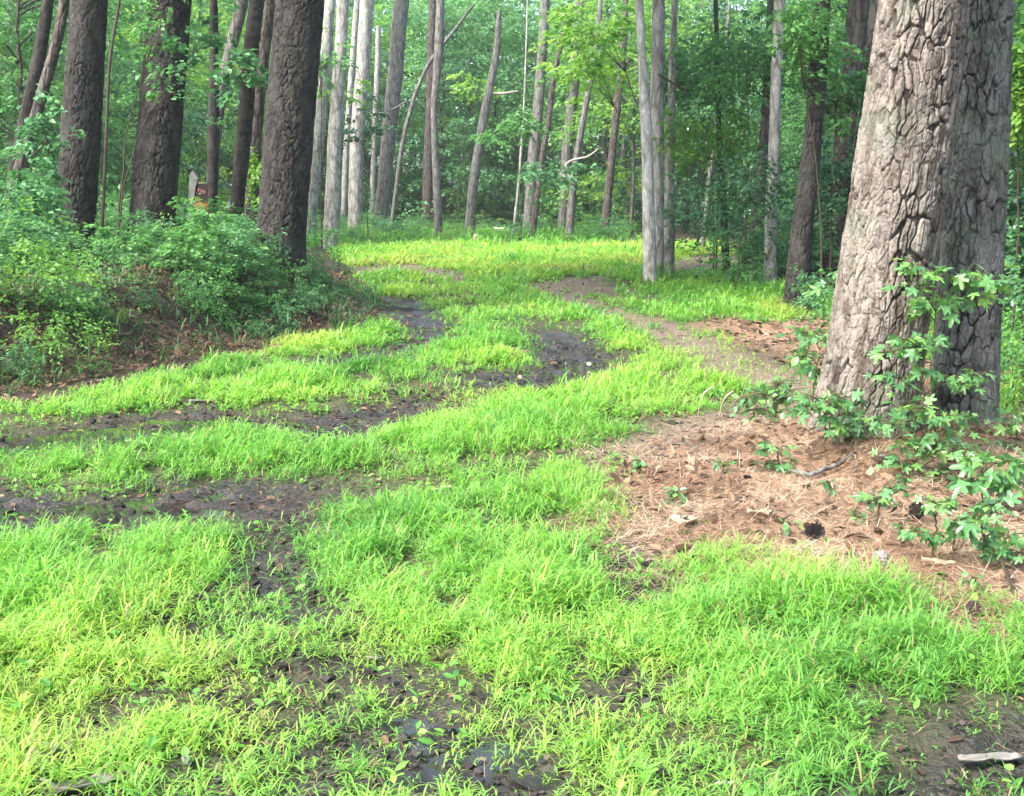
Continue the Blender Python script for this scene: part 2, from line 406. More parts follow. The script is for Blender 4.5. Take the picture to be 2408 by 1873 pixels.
Z_MUD |= track([(770, 1460), (840, 1520), (890, 1580), (935, 1640), (1000, 1690), (1060, 1745), (1100, 1800), (1200, 1880)], .26, .30)
Z_MUD |= track([(1440, 1285), (1500, 1370), (1530, 1430)], .32, .2)
Z_MUD |= track([(1240, 1650), (1330, 1622), (1440, 1606), (1545, 1592)], .12)
Z_MUD |= track([(400, 1440), (470, 1475), (520, 1500)], .16) | track([(500, 1310), (540, 1345)], .16) | track([(1120, 1215), (1200, 1218)], .16) | track([(230, 1590), (330, 1610)], .12)
Z_MUD |= track([(1000, 900), (905, 815), (1010, 790), (1000, 730), (920, 700)], .3, .5) & (GYY > 10.5)
Z_SPARSE |= track([(690, 1142), (800, 1124), (1030, 1102), (1258, 1068), (1400, 1056), (1580, 1056), (1716, 1066)], .6)
Z_SPARSE |= track([(600, 1390), (560, 1480), (600, 1580), (660, 1680)], .45)
Z_PATH |= track([(1290, 668), (1330, 692), (1440, 724), (1560, 768), (1660, 815), (1760, 856), (1860, 900), (1950, 950)], .45, .6)
Z_PATH |= track([(1320, 672), (1380, 676), (1450, 690)], 1.5) & (fbm2(GXX * 1.7, GYY * 1.7, 33) > .42)
Z_PATH |= track([(1580, 628), (1650, 618), (1690, 606)], 1.6)
Z_PATH |= track([(1560, 1050), (1640, 1030), (1740, 990), (1860, 940)], .55)
def nearer(m, f=.045):
    return np.maximum(m, np.maximum(look(m.astype(float), GXX * (1 + f), GYY * (1 + f)), look(m.astype(float), GXX * (1 + f * .5), GYY * (1 + f * .5))) > .5)
Z_MUD, Z_PATH, Z_SPARSE = nearer(Z_MUD, .04), nearer(Z_PATH, .06), nearer(Z_SPARSE, .03)
Z_NEEDLE = zone([(1420, 1120), (1560, 1080), (1700, 1075), (1800, 1050), (1900, 1040), (2000, 1030), (2150, 1015), (2500, 990), (2900, 980), (2900, 1480), (2408, 1470), (2160, 1440), (2050, 1395), (1870, 1365), (1720, 1345), (1570, 1315), (1470, 1270), (1420, 1190)],
                [(1640, 757), (1720, 748), (1850, 735), (2000, 730), (2300, 760), (2300, 900), (1980, 870), (1900, 830), (1760, 800)])
Z_NEEDLE = nearer(Z_NEEDLE, .03)
TUFT = sstep(.48, .57, fbm2(GXX * 3.4 + 7, GYY * 3.4, 95, 3)) * (GYY < 4.6)
B_MUD, B_PATH, B_SPARSE, B_NEEDLE, B_GRASS = blur(Z_MUD, 2), blur(Z_PATH, 2), blur(Z_SPARSE, 3), blur(Z_NEEDLE, 4), blur(Z_GRASS, 2)
RUT = blur(Z_MUD, 4)

def height(x, y):
    x, y = np.asarray(x, float), np.asarray(y, float)
    xe = np.interp(y, [0, 8.5, 10.8, 13.7, 17, 20, 27, 35], [-4.5, -3.75, -2.85, -1.9, -2.0, -2.8, -4.9, -9])
    bank = 0.62 * sstep(0, 1.3, xe - x + (fbm2(x * 1.3, y * 1.3, 31) - .5) * .5) * (1 - sstep(20, 31, y)) * sstep(5.5, 8, y)
    h = bank + 0.10 * np.exp(-(((x - 2.0) / 1.1) ** 2 + ((y - 6.6) / 1.0) ** 2))
    h = h + .11 * np.exp(-((x - 1.84) ** 2 + (y - 6.53) ** 2) / .17) + .08 * np.exp(-((x - 2.5) ** 2 + (y - 6.95) ** 2) / .10)
    h = h + (fbm2(x * .5, y * .5, 3) - .5) * .12 * sstep(4, 16, y)
    far = sstep(35, 80, y); h = h + far * (fbm2(x * .05, y * .05, 12) - .5) * 1.0
    r = look(RUT, x, y) * ((x > GX0) & (x < GX1) & (y > GY0) & (y < GY1))
    clod = (fbm2(x * 7, y * 7, 21) - .5) * .08 + (fbm2(x * 15, y * 15, 22, 3) - .5) * .07
    h = h - 0.05 * r + clod * (0.35 + 0.65 * r) * (1 - sstep(25, 40, y))
    return h

# ------------------------------------------------------------------ ground
def axis(*segs):
    return np.unique(np.round(np.concatenate([np.arange(a, b, s) for a, b, s in segs]), 4))
xs = axis((-260, -40, 20), (-40, -14, 1), (-14, -5, .12), (-5, 5, .04), (5, 14, .12), (14, 40, 1), (40, 261, 20))
ys = axis((-60, 1, 6), (1, 1.8, .2), (1.8, 9, .03), (9, 16, .06), (16, 30, .15), (30, 60, .6), (60, 120, 4), (120, 400, 20))
XX, YY = np.meshgrid(xs, ys)
ZZ = height(XX, YY)
ny, nx = XX.shape
ii, jj = np.meshgrid(np.arange(ny - 1), np.arange(nx - 1), indexing='ij')
a0 = ii * nx + jj
quads = np.stack([a0, a0 + 1, a0 + 1 + nx, a0 + nx], -1).reshape(-1, 4)
inmap = ((XX > GX0) & (XX < GX1 - .1) & (YY > GY0) & (YY < GY1 - .1))
def ground_mat():
    m = bpy.data.materials.new('forest_soil'); m.use_nodes = True
    nt = m.node_tree; N = nt.nodes; LK = nt.links.new
    pb = N['Principled BSDF']; pb.inputs['Specular IOR Level'].default_value = 0.35
    tc = N.new('ShaderNodeTexCoord')
    def nz(s, d=5, r=.6):
        n = N.new('ShaderNodeTexNoise'); n.inputs['Scale'].default_value = s; n.inputs['Detail'].default_value = d; n.inputs['Roughness'].default_value = r
        LK(tc.outputs['Object'], n.inputs['Vector']); return n
    def at(k):
        a = N.new('ShaderNodeAttribute'); a.attribute_name = k; return a
    def mix(f, a, b):
        x = N.new('ShaderNodeMixRGB')
        LK(f, x.inputs[0]); LK(a, x.inputs[1]); LK(b, x.inputs[2]); return x.outputs[0]
    n1, n2, n3 = nz(7), nz(38), nz(1.3, 3)
    floor = ramp_node(nt, [(.3, (0.021, 0.016, 0.011)), (.5, (0.051, 0.036, 0.024)), (.62, (0.078, 0.051, 0.033)), (.75, (0.036, 0.045, 0.018))]); LK(n2.outputs['Fac'], floor.inputs[0])
    thatch = ramp_node(nt, [(.3, (0.022, 0.030, 0.012)), (.5, (0.053, 0.064, 0.022)), (.7, (0.105, 0.098, 0.045))]); LK(n2.outputs['Fac'], thatch.inputs[0])
    mud = ramp_node(nt, [(.3, (0.012, 0.011, 0.011)), (.5, (0.029, 0.027, 0.027)), (.68, (0.058, 0.051, 0.048)), (.8, (0.090, 0.082, 0.074))]); LK(n1.outputs['Fac'], mud.inputs[0])
    mudf = ramp_node(nt, [(.36, (0.017, 0.015, 0.013)), (.6, (0.050, 0.041, 0.033))]); LK(n2.outputs['Fac'], mudf.inputs[0])
    mm = N.new('ShaderNodeMixRGB'); mm.inputs[0].default_value = .45; LK(mud.outputs[0], mm.inputs[1]); LK(mudf.outputs[0], mm.inputs[2])
    path = ramp_node(nt, [(.3, (0.085, 0.062, 0.046)), (.5, (0.170, 0.128, 0.096)), (.7, (0.256, 0.201, 0.155))]); LK(n2.outputs['Fac'], path.inputs[0])
    ndl = ramp_node(nt, [(.3, (0.100, 0.058, 0.038)), (.5, (0.257, 0.161, 0.100)), (.7, (0.416, 0.308, 0.210))]); LK(n2.outputs['Fac'], ndl.inputs[0])
    c = mix(at('grass').outputs['Fac'], floor.outputs[0], thatch.outputs[0])
    c = mix(at('needle').outputs['Fac'], c, ndl.outputs[0])
    c = mix(at('path').outputs['Fac'], c, path.outputs[0])
    c = mix(at('mud').outputs['Fac'], c, mm.outputs[0])
    LK(c, pb.inputs['Base Color'])
    rr = N.new('ShaderNodeMapRange'); rr.inputs['To Min'].default_value = .9; rr.inputs['To Max'].default_value = .13
    wet = N.new('ShaderNodeMath'); wet.operation = 'MULTIPLY'
    rw = ramp_node(nt, [(.47, (0, 0, 0)), (.56, (1, 1, 1))]); LK(n3.outputs['Fac'], rw.inputs[0])
    LK(rw.outputs[0], wet.inputs[0]); LK(at('mud').outputs['Fac'], wet.inputs[1]); LK(wet.outputs[0], rr.inputs['Value']); LK(rr.outputs[0], pb.inputs['Roughness'])
    b = N.new('ShaderNodeBump'); b.inputs['Strength'].default_value = 1.0; b.inputs['Distance'].default_value = .035
    LK(n2.outputs['Fac'], b.inputs['Height']); LK(b.outputs[0], pb.inputs['Normal'])
    return m
gm = new_mesh('ground', np.stack([XX, YY, ZZ], -1).reshape(-1, 3), quads,
              attrs={'mud': look(B_MUD, XX, YY) * inmap, 'path': look(B_PATH, XX, YY) * inmap, 'needle': look(B_NEEDLE, XX, YY) * inmap, 'grass': look(B_GRASS, XX, YY) * inmap},
              smooth=True, mat=ground_mat())
tag(add_obj('ground', gm), kind='structure')
def gz(x, y): return float(height(np.array([x]), np.array([y]))[0])

# ------------------------------------------------------------------ trunks
def bark_height(th, s, r, seed, cw, ch):
    """relief of plated bark on a cylinder: 0 in the fissures, about 1 on the plates"""
    circ = 2 * np.pi * r
    n = max(5, int(round(circ / cw)))
    cx_, sx_ = np.cos(th) * r, np.sin(th) * r
    w1 = noise3(cx_ / .09, sx_ / .09, s / .16, seed) - .5
    w2 = noise3(cx_ / .035, sx_ / .035, s / .05, seed + 3) - .5
    w3 = noise3(cx_ / .09, sx_ / .09, s / .16, seed + 7) - .5
    def cells(n, chh, wa, wb, sd):
        U = (th / (2 * np.pi)) * n + w1 * wa * 1.5 + w2 * wb
        V = s / chh + w3 * wa + w2 * wb * .6
        i, j = np.floor(U).astype(int), np.floor(V).astype(int)
        f1 = np.full(U.shape, 9.0); f2 = np.full(U.shape, 9.0); idv = np.zeros(U.shape)
        for di in (-1, 0, 1):
            for dj in (-1, 0, 1):
                a, b = i + di, j + dj
                am = np.mod(a, n); z = np.zeros_like(am)
                px = a + .08 + .84 * _hash(am, b, z, sd); py = b + .08 + .84 * _hash(am, b, z, sd + 1)
                d = np.hypot(U - px, (V - py))
                hh = _hash(am, b, z, sd + 2)
                new = d < f1
                f2 = np.where(new, f1, np.minimum(f2, d)); idv = np.where(new, hh, idv); f1 = np.where(new, d, f1)
        return f2 - f1, idv
    w4 = noise3(cx_ / .016, sx_ / .016, s / .022, seed + 53) - .5
    wk = noise3(cx_ / .10, sx_ / .10, s / .22, seed + 57)
    e1, id1 = cells(n, ch, .75, .55, seed + 11)
    e2, id2 = cells(int(n * 1.9), ch * .5, .7, .6, seed + 23)
    e1 = e1 + w4 * .07; e2 = e2 + w4 * .07
    a_ = noise3(cx_ / (cw * 1.1) + w2 * .9, sx_ / (cw * 1.1), s / (ch * 2.2) + w1, seed + 41)
    fv = sstep(.0, .13, np.abs(a_ - .5) * (1 + .6 * w2) + .02 * w4)
    open_ = .25 + .75 * sstep(.22, .55, wk) * (.6 + .4 * id1)
    gap = .015 + .17 * sstep(.35, .8, wk) * (.5 + id2 * .7)
    fe = 1 - open_ * (1 - sstep(gap, gap + .07, e1))
    steps = noise3(cx_ / .045 + w2, sx_ / .045, s / .075 + w3 * 2, seed + 47) * 4.0
    st = np.floor(steps); fr = steps - st; terr = (st + sstep(.0, .10, fr)) / 4.0
    fine = noise3(cx_ / .009, sx_ / .009, s / .014, seed + 31)
    crack = .6 + .4 * sstep(.01, .06, e2)
    h = fe * (.62 + .38 * fv) * (.50 + .24 * id1 + .40 * terr) * crack + .08 * id2
    tone = np.clip(.30 + .28 * (id1 - .5) + .42 * (id2 - .5) + .55 * terr + (fine - .5) * .5, 0, 1)
    return np.clip(h + (fine - .5) * .14, -.1, 1.15), tone
def trunk_mesh(name, pts, rad, seed, mat, nu=24, fine=.15, zfine=99, relief=0.0, cw=.07, ch=.14, flare=.35, wob=.012, origin=None):
    """pts from the ground up"""
    pts = np.asarray(pts, float); rad = np.asarray(rad, float)
    s0 = np.concatenate([[0], np.cumsum(np.linalg.norm(np.diff(pts, axis=0), axis=1))])
    sf = np.interp(zfine, pts[:, 2], s0) if zfine < pts[-1, 2] else s0[-1]
    s = np.arange(0, sf, fine)
    if sf < s0[-1] - .3: s = np.concatenate([s, np.arange(sf, s0[-1], max(.35, fine))])
    s = np.append(s, s0[-1])
    d = np.linspace(0, s0[-1], 400)
    P = np.stack([np.interp(d, s0, pts[:, k]) for k in range(3)], -1)
    k = max(3, int(.06 * 400)); ker = np.hanning(2 * k + 1); ker /= ker.sum()
    for _ in range(1):
        e0 = 2 * P[0] - P[k:0:-1]; e1 = 2 * P[-1] - P[-2:-k - 2:-1]
        P = np.stack([np.convolve(np.concatenate([e0[:, c], P[:, c], e1[:, c]]), ker, 'valid') for c in range(3)], -1)
    A = np.stack([np.interp(s, d, P[:, c]) for c in range(3)], -1)
    r = np.interp(s, s0, rad)
    A[:, 0] += (noise2(s * .8, s * 0 + seed, 3) - .5) * wob * 2; A[:, 1] += (noise2(s * .8, s * 0 + seed + 9, 4) - .5) * wob * 2
    T = norm(np.gradient(A, axis=0))
    U = norm(np.cross(T, np.array([0., 1, 0.02]))); W = np.cross(T, U)
    th = np.arange(nu) / nu * 2 * np.pi
    TH, S = np.meshgrid(th, s)
    RR = r[:, None] * (1 + .05 * (noise3(np.cos(TH), np.sin(TH), S * .7, seed) - .5) * 2)
    lob = noise3(np.cos(TH) * 1.6, np.sin(TH) * 1.6, TH * 0, seed + 40)
    RR = RR + r[0] * flare * (.4 + 1.2 * lob) * np.exp(-S / (.9 * r[0] + .03))
    ti = np.full(TH.shape, .7); to = np.full(TH.shape, .5)
    if relief > 0:
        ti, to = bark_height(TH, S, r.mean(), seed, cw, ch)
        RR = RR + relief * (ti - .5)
    else:
        RR = RR * (1 + .09 * (noise3(np.cos(TH) * 4, np.sin(TH) * 4, S * 5, seed + 5) - .5))
    V = A[:, None] + RR[..., None] * (np.cos(TH)[..., None] * U[:, None] + np.sin(TH)[..., None] * W[:, None])
    m = len(s)
    i, j = np.meshgrid(np.arange(m - 1), np.arange(nu), indexing='ij')
    a_, b_ = i * nu + j, i * nu + (j + 1) % nu
    Q = np.stack([a_, b_, b_ + nu, a_ + nu], -1).reshape(-1, 4)
    V = np.concatenate([V.reshape(-1, 3), A[-1:] + T[-1:] * r[-1] * .2])
    kk = np.arange(nu)
    tr = np.stack([(m - 1) * nu + kk, (m - 1) * nu + (kk + 1) % nu, np.full(nu, m * nu)], -1)
    if origin is not None: V = V - np.asarray(origin)
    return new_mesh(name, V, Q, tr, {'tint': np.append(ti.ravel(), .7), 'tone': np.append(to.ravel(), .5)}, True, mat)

# ------------------------------------------------------------------ foliage prototypes
def crown_mesh(name, seed, mat, n=260, per=22, rx=1.8, rz=3.0, z0=1.0, leaf=.10, sl=.75, shape='egg', flat=.35, droop=.25):
    rng = np.random.default_rng(seed)
    acc = Acc()
    # clump centres leave gaps between them
    nc = max(8, n // 9)
    hh = rng.random(nc) ** .9
    prof = {'egg': np.sin(np.pi * np.clip(hh * .86 + .12, 0, 1)) ** .7, 'cone': 1.05 - hh * .9, 'col': .75 + 0 * hh, 'wide': np.clip(.25 + hh * 1.1, 0, 1)}[shape]
    aa = rng.random(nc) * 2 * np.pi
    rr = rx * prof * np.sqrt(rng.uniform(.12, 1, nc)) * rng.uniform(.75, 1.15, nc)
    cc = np.stack([np.cos(aa) * rr, np.sin(aa) * rr, z0 + hh * rz], -1)
    ci = rng.integers(0, nc, n)
    c = cc[ci] + rng.normal(0, 1, (n, 3)) * np.array([sl * .5, sl * .5, .22])
    out = c * np.array([1, 1, 0]); out = norm(out + rng.normal(0, .35, (n, 3)) * rx)
    out[:, 2] = rng.normal(-.05, .22, n); out = norm(out)
    lat = norm(np.cross(out, np.array([0, 0, 1.0])))
    t = rng.random((n, per)); sd = rng.choice([-1, 1], (n, per))
    ln = sl * rng.uniform(.6, 1.3, (n, 1))
    P = c[:, None] + out[:, None] * (t * ln)[..., None] + lat[:, None] * (sd * rng.uniform(.05, flat, (n, per)) * ln * (1.05 - t * .6))[..., None]
    P[..., 2] += -droop * t ** 2 * ln + rng.normal(0, .035, (n, per))
    D = out[:, None] * .8 + lat[:, None] * (sd * .7)[..., None] + rng.normal(0, .3, (n, per, 3))
    D[..., 2] -= .3
    Nn = np.array([0, 0, 1.0]) + rng.normal(0, .42, (n, per, 3))
    tint = np.clip(.5 + rng.normal(0, .17, (n, 1)) + rng.normal(0, .12, (n, per)), 0, 1)
    Ls = leaf * rng.uniform(.6, 1.3, (n, per))
    leaves(acc, P.reshape(-1, 3), D.reshape(-1, 3), Nn.reshape(-1, 3), Ls.ravel(), Ls.ravel() * .66, tint.ravel(), RHOMB)
    return acc.mesh(name, mat), cc
def under_trunk(name, seed, mat, H, r, cc):
    rng = np.random.default_rng(seed)
    acc = Acc()
    z = np.linspace(-.2, H, 12)
    sway = np.cumsum(rng.normal(0, .07, (12, 2)), 0); sway[0] = 0
    pts = np.stack([sway[:, 0], sway[:, 1], z], -1)
    tube(acc, pts, r * (1.08 - z.clip(0) / H * .85), 8)
    for k in rng.permutation(len(cc))[:16]:
        e = cc[k]; zb = max(.3, e[2] - rng.uniform(.3, 1.0))
        b = np.array([np.interp(zb, z, pts[:, 0]), np.interp(zb, z, pts[:, 1]), zb])
        tt = np.linspace(0, 1, 5)[:, None]
        arc = b + (e - b) * tt + np.array([0, 0, 1]) * (np.sin(tt * np.pi) * .15)
        tube(acc, arc, r * (.34 - .27 * tt[:, 0]), 5)
    return acc.mesh(name, mat, True)

PROTO = {}
def proto(key, seed, mat, H, r, tmat, **kw):
    cm, cc = crown_mesh(key + '_crown', seed, mat, **kw)
    tm = under_trunk(key + '_trunk', seed + 1, tmat, H, r, cc)
    PROTO[key] = (cm, tm)
proto('broad', 101, M_LEAF_MID, 7.2, .075, M_BARK_BROWN, n=430, per=26, rx=2.3, rz=6.6, z0=.9, leaf=.125, sl=.85, shape='egg')
proto('airy', 111, M_LEAF_MID, 7.0, .06, M_BARK_GREY, n=260, per=22, rx=2.2, rz=6.2, z0=1.2, leaf=.135, sl=.9, shape='col', flat=.4)
proto('lime', 121, M_LEAF_LIME_SUNLIT, 7.0, .055, M_BARK_GREY, n=330, per=24, rx=2.2, rz=6.4, z0=1.0, leaf=.135, sl=.85, shape='col')
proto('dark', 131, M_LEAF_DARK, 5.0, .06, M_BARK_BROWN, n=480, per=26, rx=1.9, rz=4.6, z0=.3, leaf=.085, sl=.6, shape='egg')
proto('teal', 141, M_LEAF_TEAL, 6.4, .06, M_BARK_BROWN, n=420, per=26, rx=2.2, rz=6.2, z0=.4, leaf=.115, sl=.8, shape='cone')
def plant_tree(key, name, x, y, sc, rz, label, group, cat='tree', mat=None, zs=1.0):
    e = empty(name, (x, y, gz(x, y) - .03), label, cat, group, rz)
    e.scale = (sc, sc, sc * zs)
    cm, tm = PROTO[key]
    add_obj('trunk', tm, e)
    c = add_obj('crown', cm, e)
    if mat:
        c.material_slots[0].link = 'OBJECT'; c.material_slots[0].material = mat
    return e

# ------------------------------------------------------------------ the trees with bare trunks
# photo pixels from the top of what shows to the base: (x, y, width)
K_HI, K_MID, K_LO = 0, 1, 2
TREES = [
 # name, label, depth (None = from the base pixel on flat ground), material, detail, points
 ('pine_tree', 'biggest pine beside the path, thick scaly grey bark in the right foreground', None, M_BARK_HERO, 'hero', [(2172, 0, 196), (2139, 266, 204), (2107, 500, 209), (2072, 750, 211), (2030, 1000, 216), (2018, 1075, 222)]),
 ('pine_tree', 'second scaly pine just behind the biggest one on its right', 6.95, M_BARK_MOSSY, 'hero', [(2321, 0, 114), (2303, 300, 126), (2287, 600, 136), (2268, 900, 142), (2261, 1058, 148)]),
 ('pine_tree', 'thick dark pine on the left bank nearest to the track bend', 15.0, M_BARK_DARK, 'near', [(708, 0, 112), (681, 293, 110), (660, 560, 106), (655, 640, 106)]),
 ('pine_tree', 'thick dark pine in the middle of the three big left bank pines', 15.6, M_BARK_DARK, 'near', [(401, 0, 97), (377, 293, 99), (357, 513, 99), (350, 620, 100)]),
 ('pine_tree', 'thick dark pine farthest left of the three big left bank pines', 15.2, M_BARK_DARK, 'near', [(211, 0, 78), (190, 293, 87), (178, 513, 84), (165, 640, 92)]),
 ('pine_tree', 'slim dark forked tree with the maroon sign on its foot', 18.0, M_BARK_DARK, 'mid', [(503, 0, 17), (503, 200, 22), (502, 300, 28), (499, 513, 24), (498, 600, 26)]),
 ('pine_tree', 'slim grey tree leaning right behind the forked tree with the sign', 19.5, M_BARK_GREY, 'mid', [(572, 0, 27), (545, 100, 27), (522, 220, 25), (505, 340, 24), (497, 560, 24)]),
 ('pine_tree', 'dark leaning pine between the sign tree and the thick bend pine', 16.5, M_BARK_DARK, 'mid', [(607, 0, 34), (592, 110, 36), (575, 293, 34), (556, 480, 31), (548, 610, 33)]),
 ('pine_tree', 'brown slim trunk half hidden behind the dark leaning pine', 20.0, M_BARK_BROWN, 'mid', [(636, 0, 22), (618, 150, 25), (604, 300, 26), (592, 513, 32), (590, 580, 32)]),
 ('pine_tree', 'dark crooked tree leaning right at the far left edge', 17.0, M_BARK_DARK, 'mid', [(112, 0, 24), (92, 150, 30), (50, 320, 28), (24, 430, 26), (18, 600, 26)]),
 ('pine_tree', 'pale leaning tree crossing the crooked dark tree at the left edge', 16.4, M_BARK_BROWN, 'mid', [(152, 0, 22), (138, 92, 24), (100, 220, 26), (66, 330, 24), (40, 400, 24), (26, 470, 22), (20, 600, 22)]),
 ('pine_tree', 'pale straight trunk far behind the leaning trees at the left edge', 30.0, M_BARK_PALE, 'far', [(18, 0, 24), (20, 230, 26), (22, 560, 26)]),
 ('sapling', 'thin bare dark sapling pole right of the farthest left thick pine', 14.0, M_TWIG, 'far', [(283, 0, 6), (254, 128, 7), (250, 293, 7), (240, 531, 8), (238, 640, 9)]),
 ('pine_tree', 'pale trunk emerging just right of the thick bend pine', None, M_BARK_PALE, 'far', [(777, 0, 26), (762, 200, 27), (746, 366, 27), (724, 575, 30)]),
 ('pine_tree', 'whitish trunk, brightest of the pale row beyond the bend', None, M_BARK_PALE, 'far', [(807, 0, 28), (797, 183, 30), (788, 330, 35), (777, 584, 37)]),
 ('pine_tree', 'very thin pale trunk inside the pale row beyond the bend', 52.0, M_BARK_PALE, 'far', [(840, 0, 14), (828, 165, 14), (815, 330, 14), (806, 560, 15)]),
 ('pine_tree', 'pale straight trunk in the middle of the pale row', 47.0, M_BARK_PALE, 'far', [(864, 0, 35), (853, 165, 31), (838, 330, 33), (834, 575, 35)]),
 ('pine_snag', 'short pale dead trunk standing behind the pale row', 55.0, M_BARK_PALE, 'snag', [(890, 62, 11), (889, 120, 13), (880, 330, 13), (874, 560, 14)]),
 ('pine_tree', 'grey trunk with ivy tone at the right end of the pale row', 48.0, M_BARK_GREY, 'far', [(946, 0, 34), (938, 70, 36), (925, 220, 35), (910, 366, 33), (892, 572, 34)]),
 ('dead_tree', 'long thin dead pole leaning steeply right through the forest', 44.0, M_BARK_GREY, 'snag', [(1115, 10, 6), (1059, 84, 8), (1011, 143, 9), (978, 216, 10), (953, 304, 10), (938, 385, 10), (918, 575, 11)]),
 ('pine_tree', 'slim grey-green trunk rising alone beyond the grassy verge', 43.0, M_BARK_GREY, 'far', [(1036, 0, 20), (1032, 128, 22), (1020, 260, 15), (1023, 366, 17), (1030, 500, 20), (1032, 592, 21)]),
 ('pine_tree', 'dark brown trunk in shade left of the lone grey-green trunk', 54.0, M_BARK_BROWN, 'far', [(1018, 0, 20), (1012, 250, 22), (1006, 400, 24), (1005, 570, 26)]),
 ('pine_snag', 'leaning grey snag with a broken pale top and a stub branch', 44.0, M_BARK_GREY, 'snag', [(1174, 25, 11), (1168, 128, 17), (1138, 275, 21), (1123, 366, 23), (1108, 476, 24), (1102, 582, 26)]),
 ('pine_tree', 'purplish grey straight trunk behind the thin dark leaning one', 50.0, M_BARK_GREY, 'far', [(1282, 0, 22), (1280, 37, 22), (1273, 165, 25), (1264, 275, 25), (1256, 348, 27), (1240, 560, 27)]),
 ('dead_tree', 'thin dark dead trunk leaning right in front of the purplish one', 43.0, M_BARK_BROWN, 'snag', [(1332, 15, 8), (1319, 110, 12), (1301, 183, 13), (1290, 293, 14), (1275, 366, 14), (1264, 458, 14), (1248, 582, 15)]),
 ('pine_tree', 'purplish grey trunk partly veiled by leaves right of the thin leaning one', 52.0, M_BARK_GREY, 'far', [(1366, 0, 24), (1361, 37, 24), (1348, 220, 25), (1334, 348, 24), (1322, 570, 26)]),
 ('pine_tree', 'slim leaning trunk with the white branch crossing in front of it', 45.0, M_BARK_GREY, 'far', [(1405, 80, 13), (1385, 205, 15), (1370, 293, 15), (1356, 366, 16), (1345, 476, 18), (1337, 585, 20)]),
 ('pine_tree', 'dark trunk standing in the shade left of the pale twin trunks', 44.0, M_BARK_BROWN, 'far', [(1466, 100, 16), (1451, 256, 18), (1440, 366, 18), (1428, 480, 20), (1420, 592, 22)]),
 ('sapling', 'spindly pale sapling under the layered leaves in mid forest', 42.0, M_BARK_PALE, 'far', [(1232, 250, 5), (1224, 366, 6), (1218, 450, 7), (1204, 582, 8)]),
 ('pine_tree', 'slim pale trunk with curved base at the grass edge in mid picture', None, M_BARK_WHITE, 'mid', [(1501, 0, 20), (1508, 115, 19), (1512, 208, 24), (1521, 369, 26), (1527, 531, 29), (1530, 669, 32)]),
 ('pine_tree', 'straight grey trunk right behind the curved pale one', 21.5, M_BARK_PALE, 'mid', [(1549, 0, 30), (1548, 138, 31), (1544, 231, 30), (1547, 415, 26), (1548, 655, 28)]),
 ('pine_tree', 'grey mossy trunk to the right of the straight grey one', 22.0, M_BARK_PALE, 'mid', [(1588, 0, 14), (1582, 115, 16), (1579, 277, 20), (1575, 415, 22), (1572, 554, 28), (1570, 645, 31)]),
 ('pine_tree', 'tan slim trunk rising out of the leafy mass right of the path', None, M_BARK_PALE, 'mid', [(1834, 0, 24), (1830, 92, 25), (1822, 231, 24), (1819, 346, 25), (1809, 600, 28), (1808, 690, 32)]),
 ('pine_tree', 'reddish brown trunk left of the tan slim trunk', 21.0, M_BARK_BROWN, 'mid', [(1808, 100, 14), (1803, 250, 18), (1790, 420, 22), (1775, 600, 32), (1772, 668, 34)]),
 ('pine_tree', 'short dark stem under the dark holly leaves', 22.5, M_BARK_DARK, 'mid', [(1690, 300, 12), (1700, 480, 15), (1705, 600, 17), (1712, 660, 19)]),
 ('pine_tree', 'dark rough pine leaning right with a flared foot beyond the path', None, M_BARK_DARK, 'near', [(1934, 0, 36), (1930, 46, 37), (1922, 185, 43), (1914, 300, 38), (1905, 392, 42), (1889, 508, 46), (1878, 623, 52), (1874, 722, 60)]),
 ('pine_tree', 'dark brown pine hidden by leaves left of the biggest pine', 19.5, M_BARK_BROWN, 'mid', [(2018, 0, 50), (2006, 160, 46), (1986, 330, 42), (1945, 640, 36), (1943, 690, 36)]),
 ('pine_tree', 'shadowed trunk right beside the biggest pine', 17.5, M_BARK_BROWN, 'mid', [(2030, 300, 24), (2000, 480, 26), (1982, 640, 28), (1978, 710, 30)]),
 ('pine_tree', 'small pale far trunk in the dark gap left of the pale twin trunks', 60.0, M_BARK_PALE, 'far', [(1470, 300, 10), (1455, 450, 10), (1448, 545, 11)]),
 ('pine_tree', 'dim grey trunk far back between the leaves right of centre', 34.0, M_BARK_GREY, 'far', [(1690, 280, 10), (1668, 420, 11), (1655, 560, 13)]),
]
DETAIL = {'hero': dict(nu=460, fine=.0042, relief=.025, cw=.040, ch=.155), 'near': dict(nu=170, fine=.011, relief=.024, cw=.05, ch=.13),
          'mid': dict(nu=48, fine=.03, relief=.016, cw=.06, ch=.14), 'far': dict(nu=18, fine=.12), 'snag': dict(nu=16, fine=.12)}
high_crown, _ = crown_mesh('high_crown', 171, M_LEAF_MID, n=330, per=20, rx=3.2, rz=4.5, z0=0, leaf=.17, sl=1.0, shape='egg')
tree_objs = []
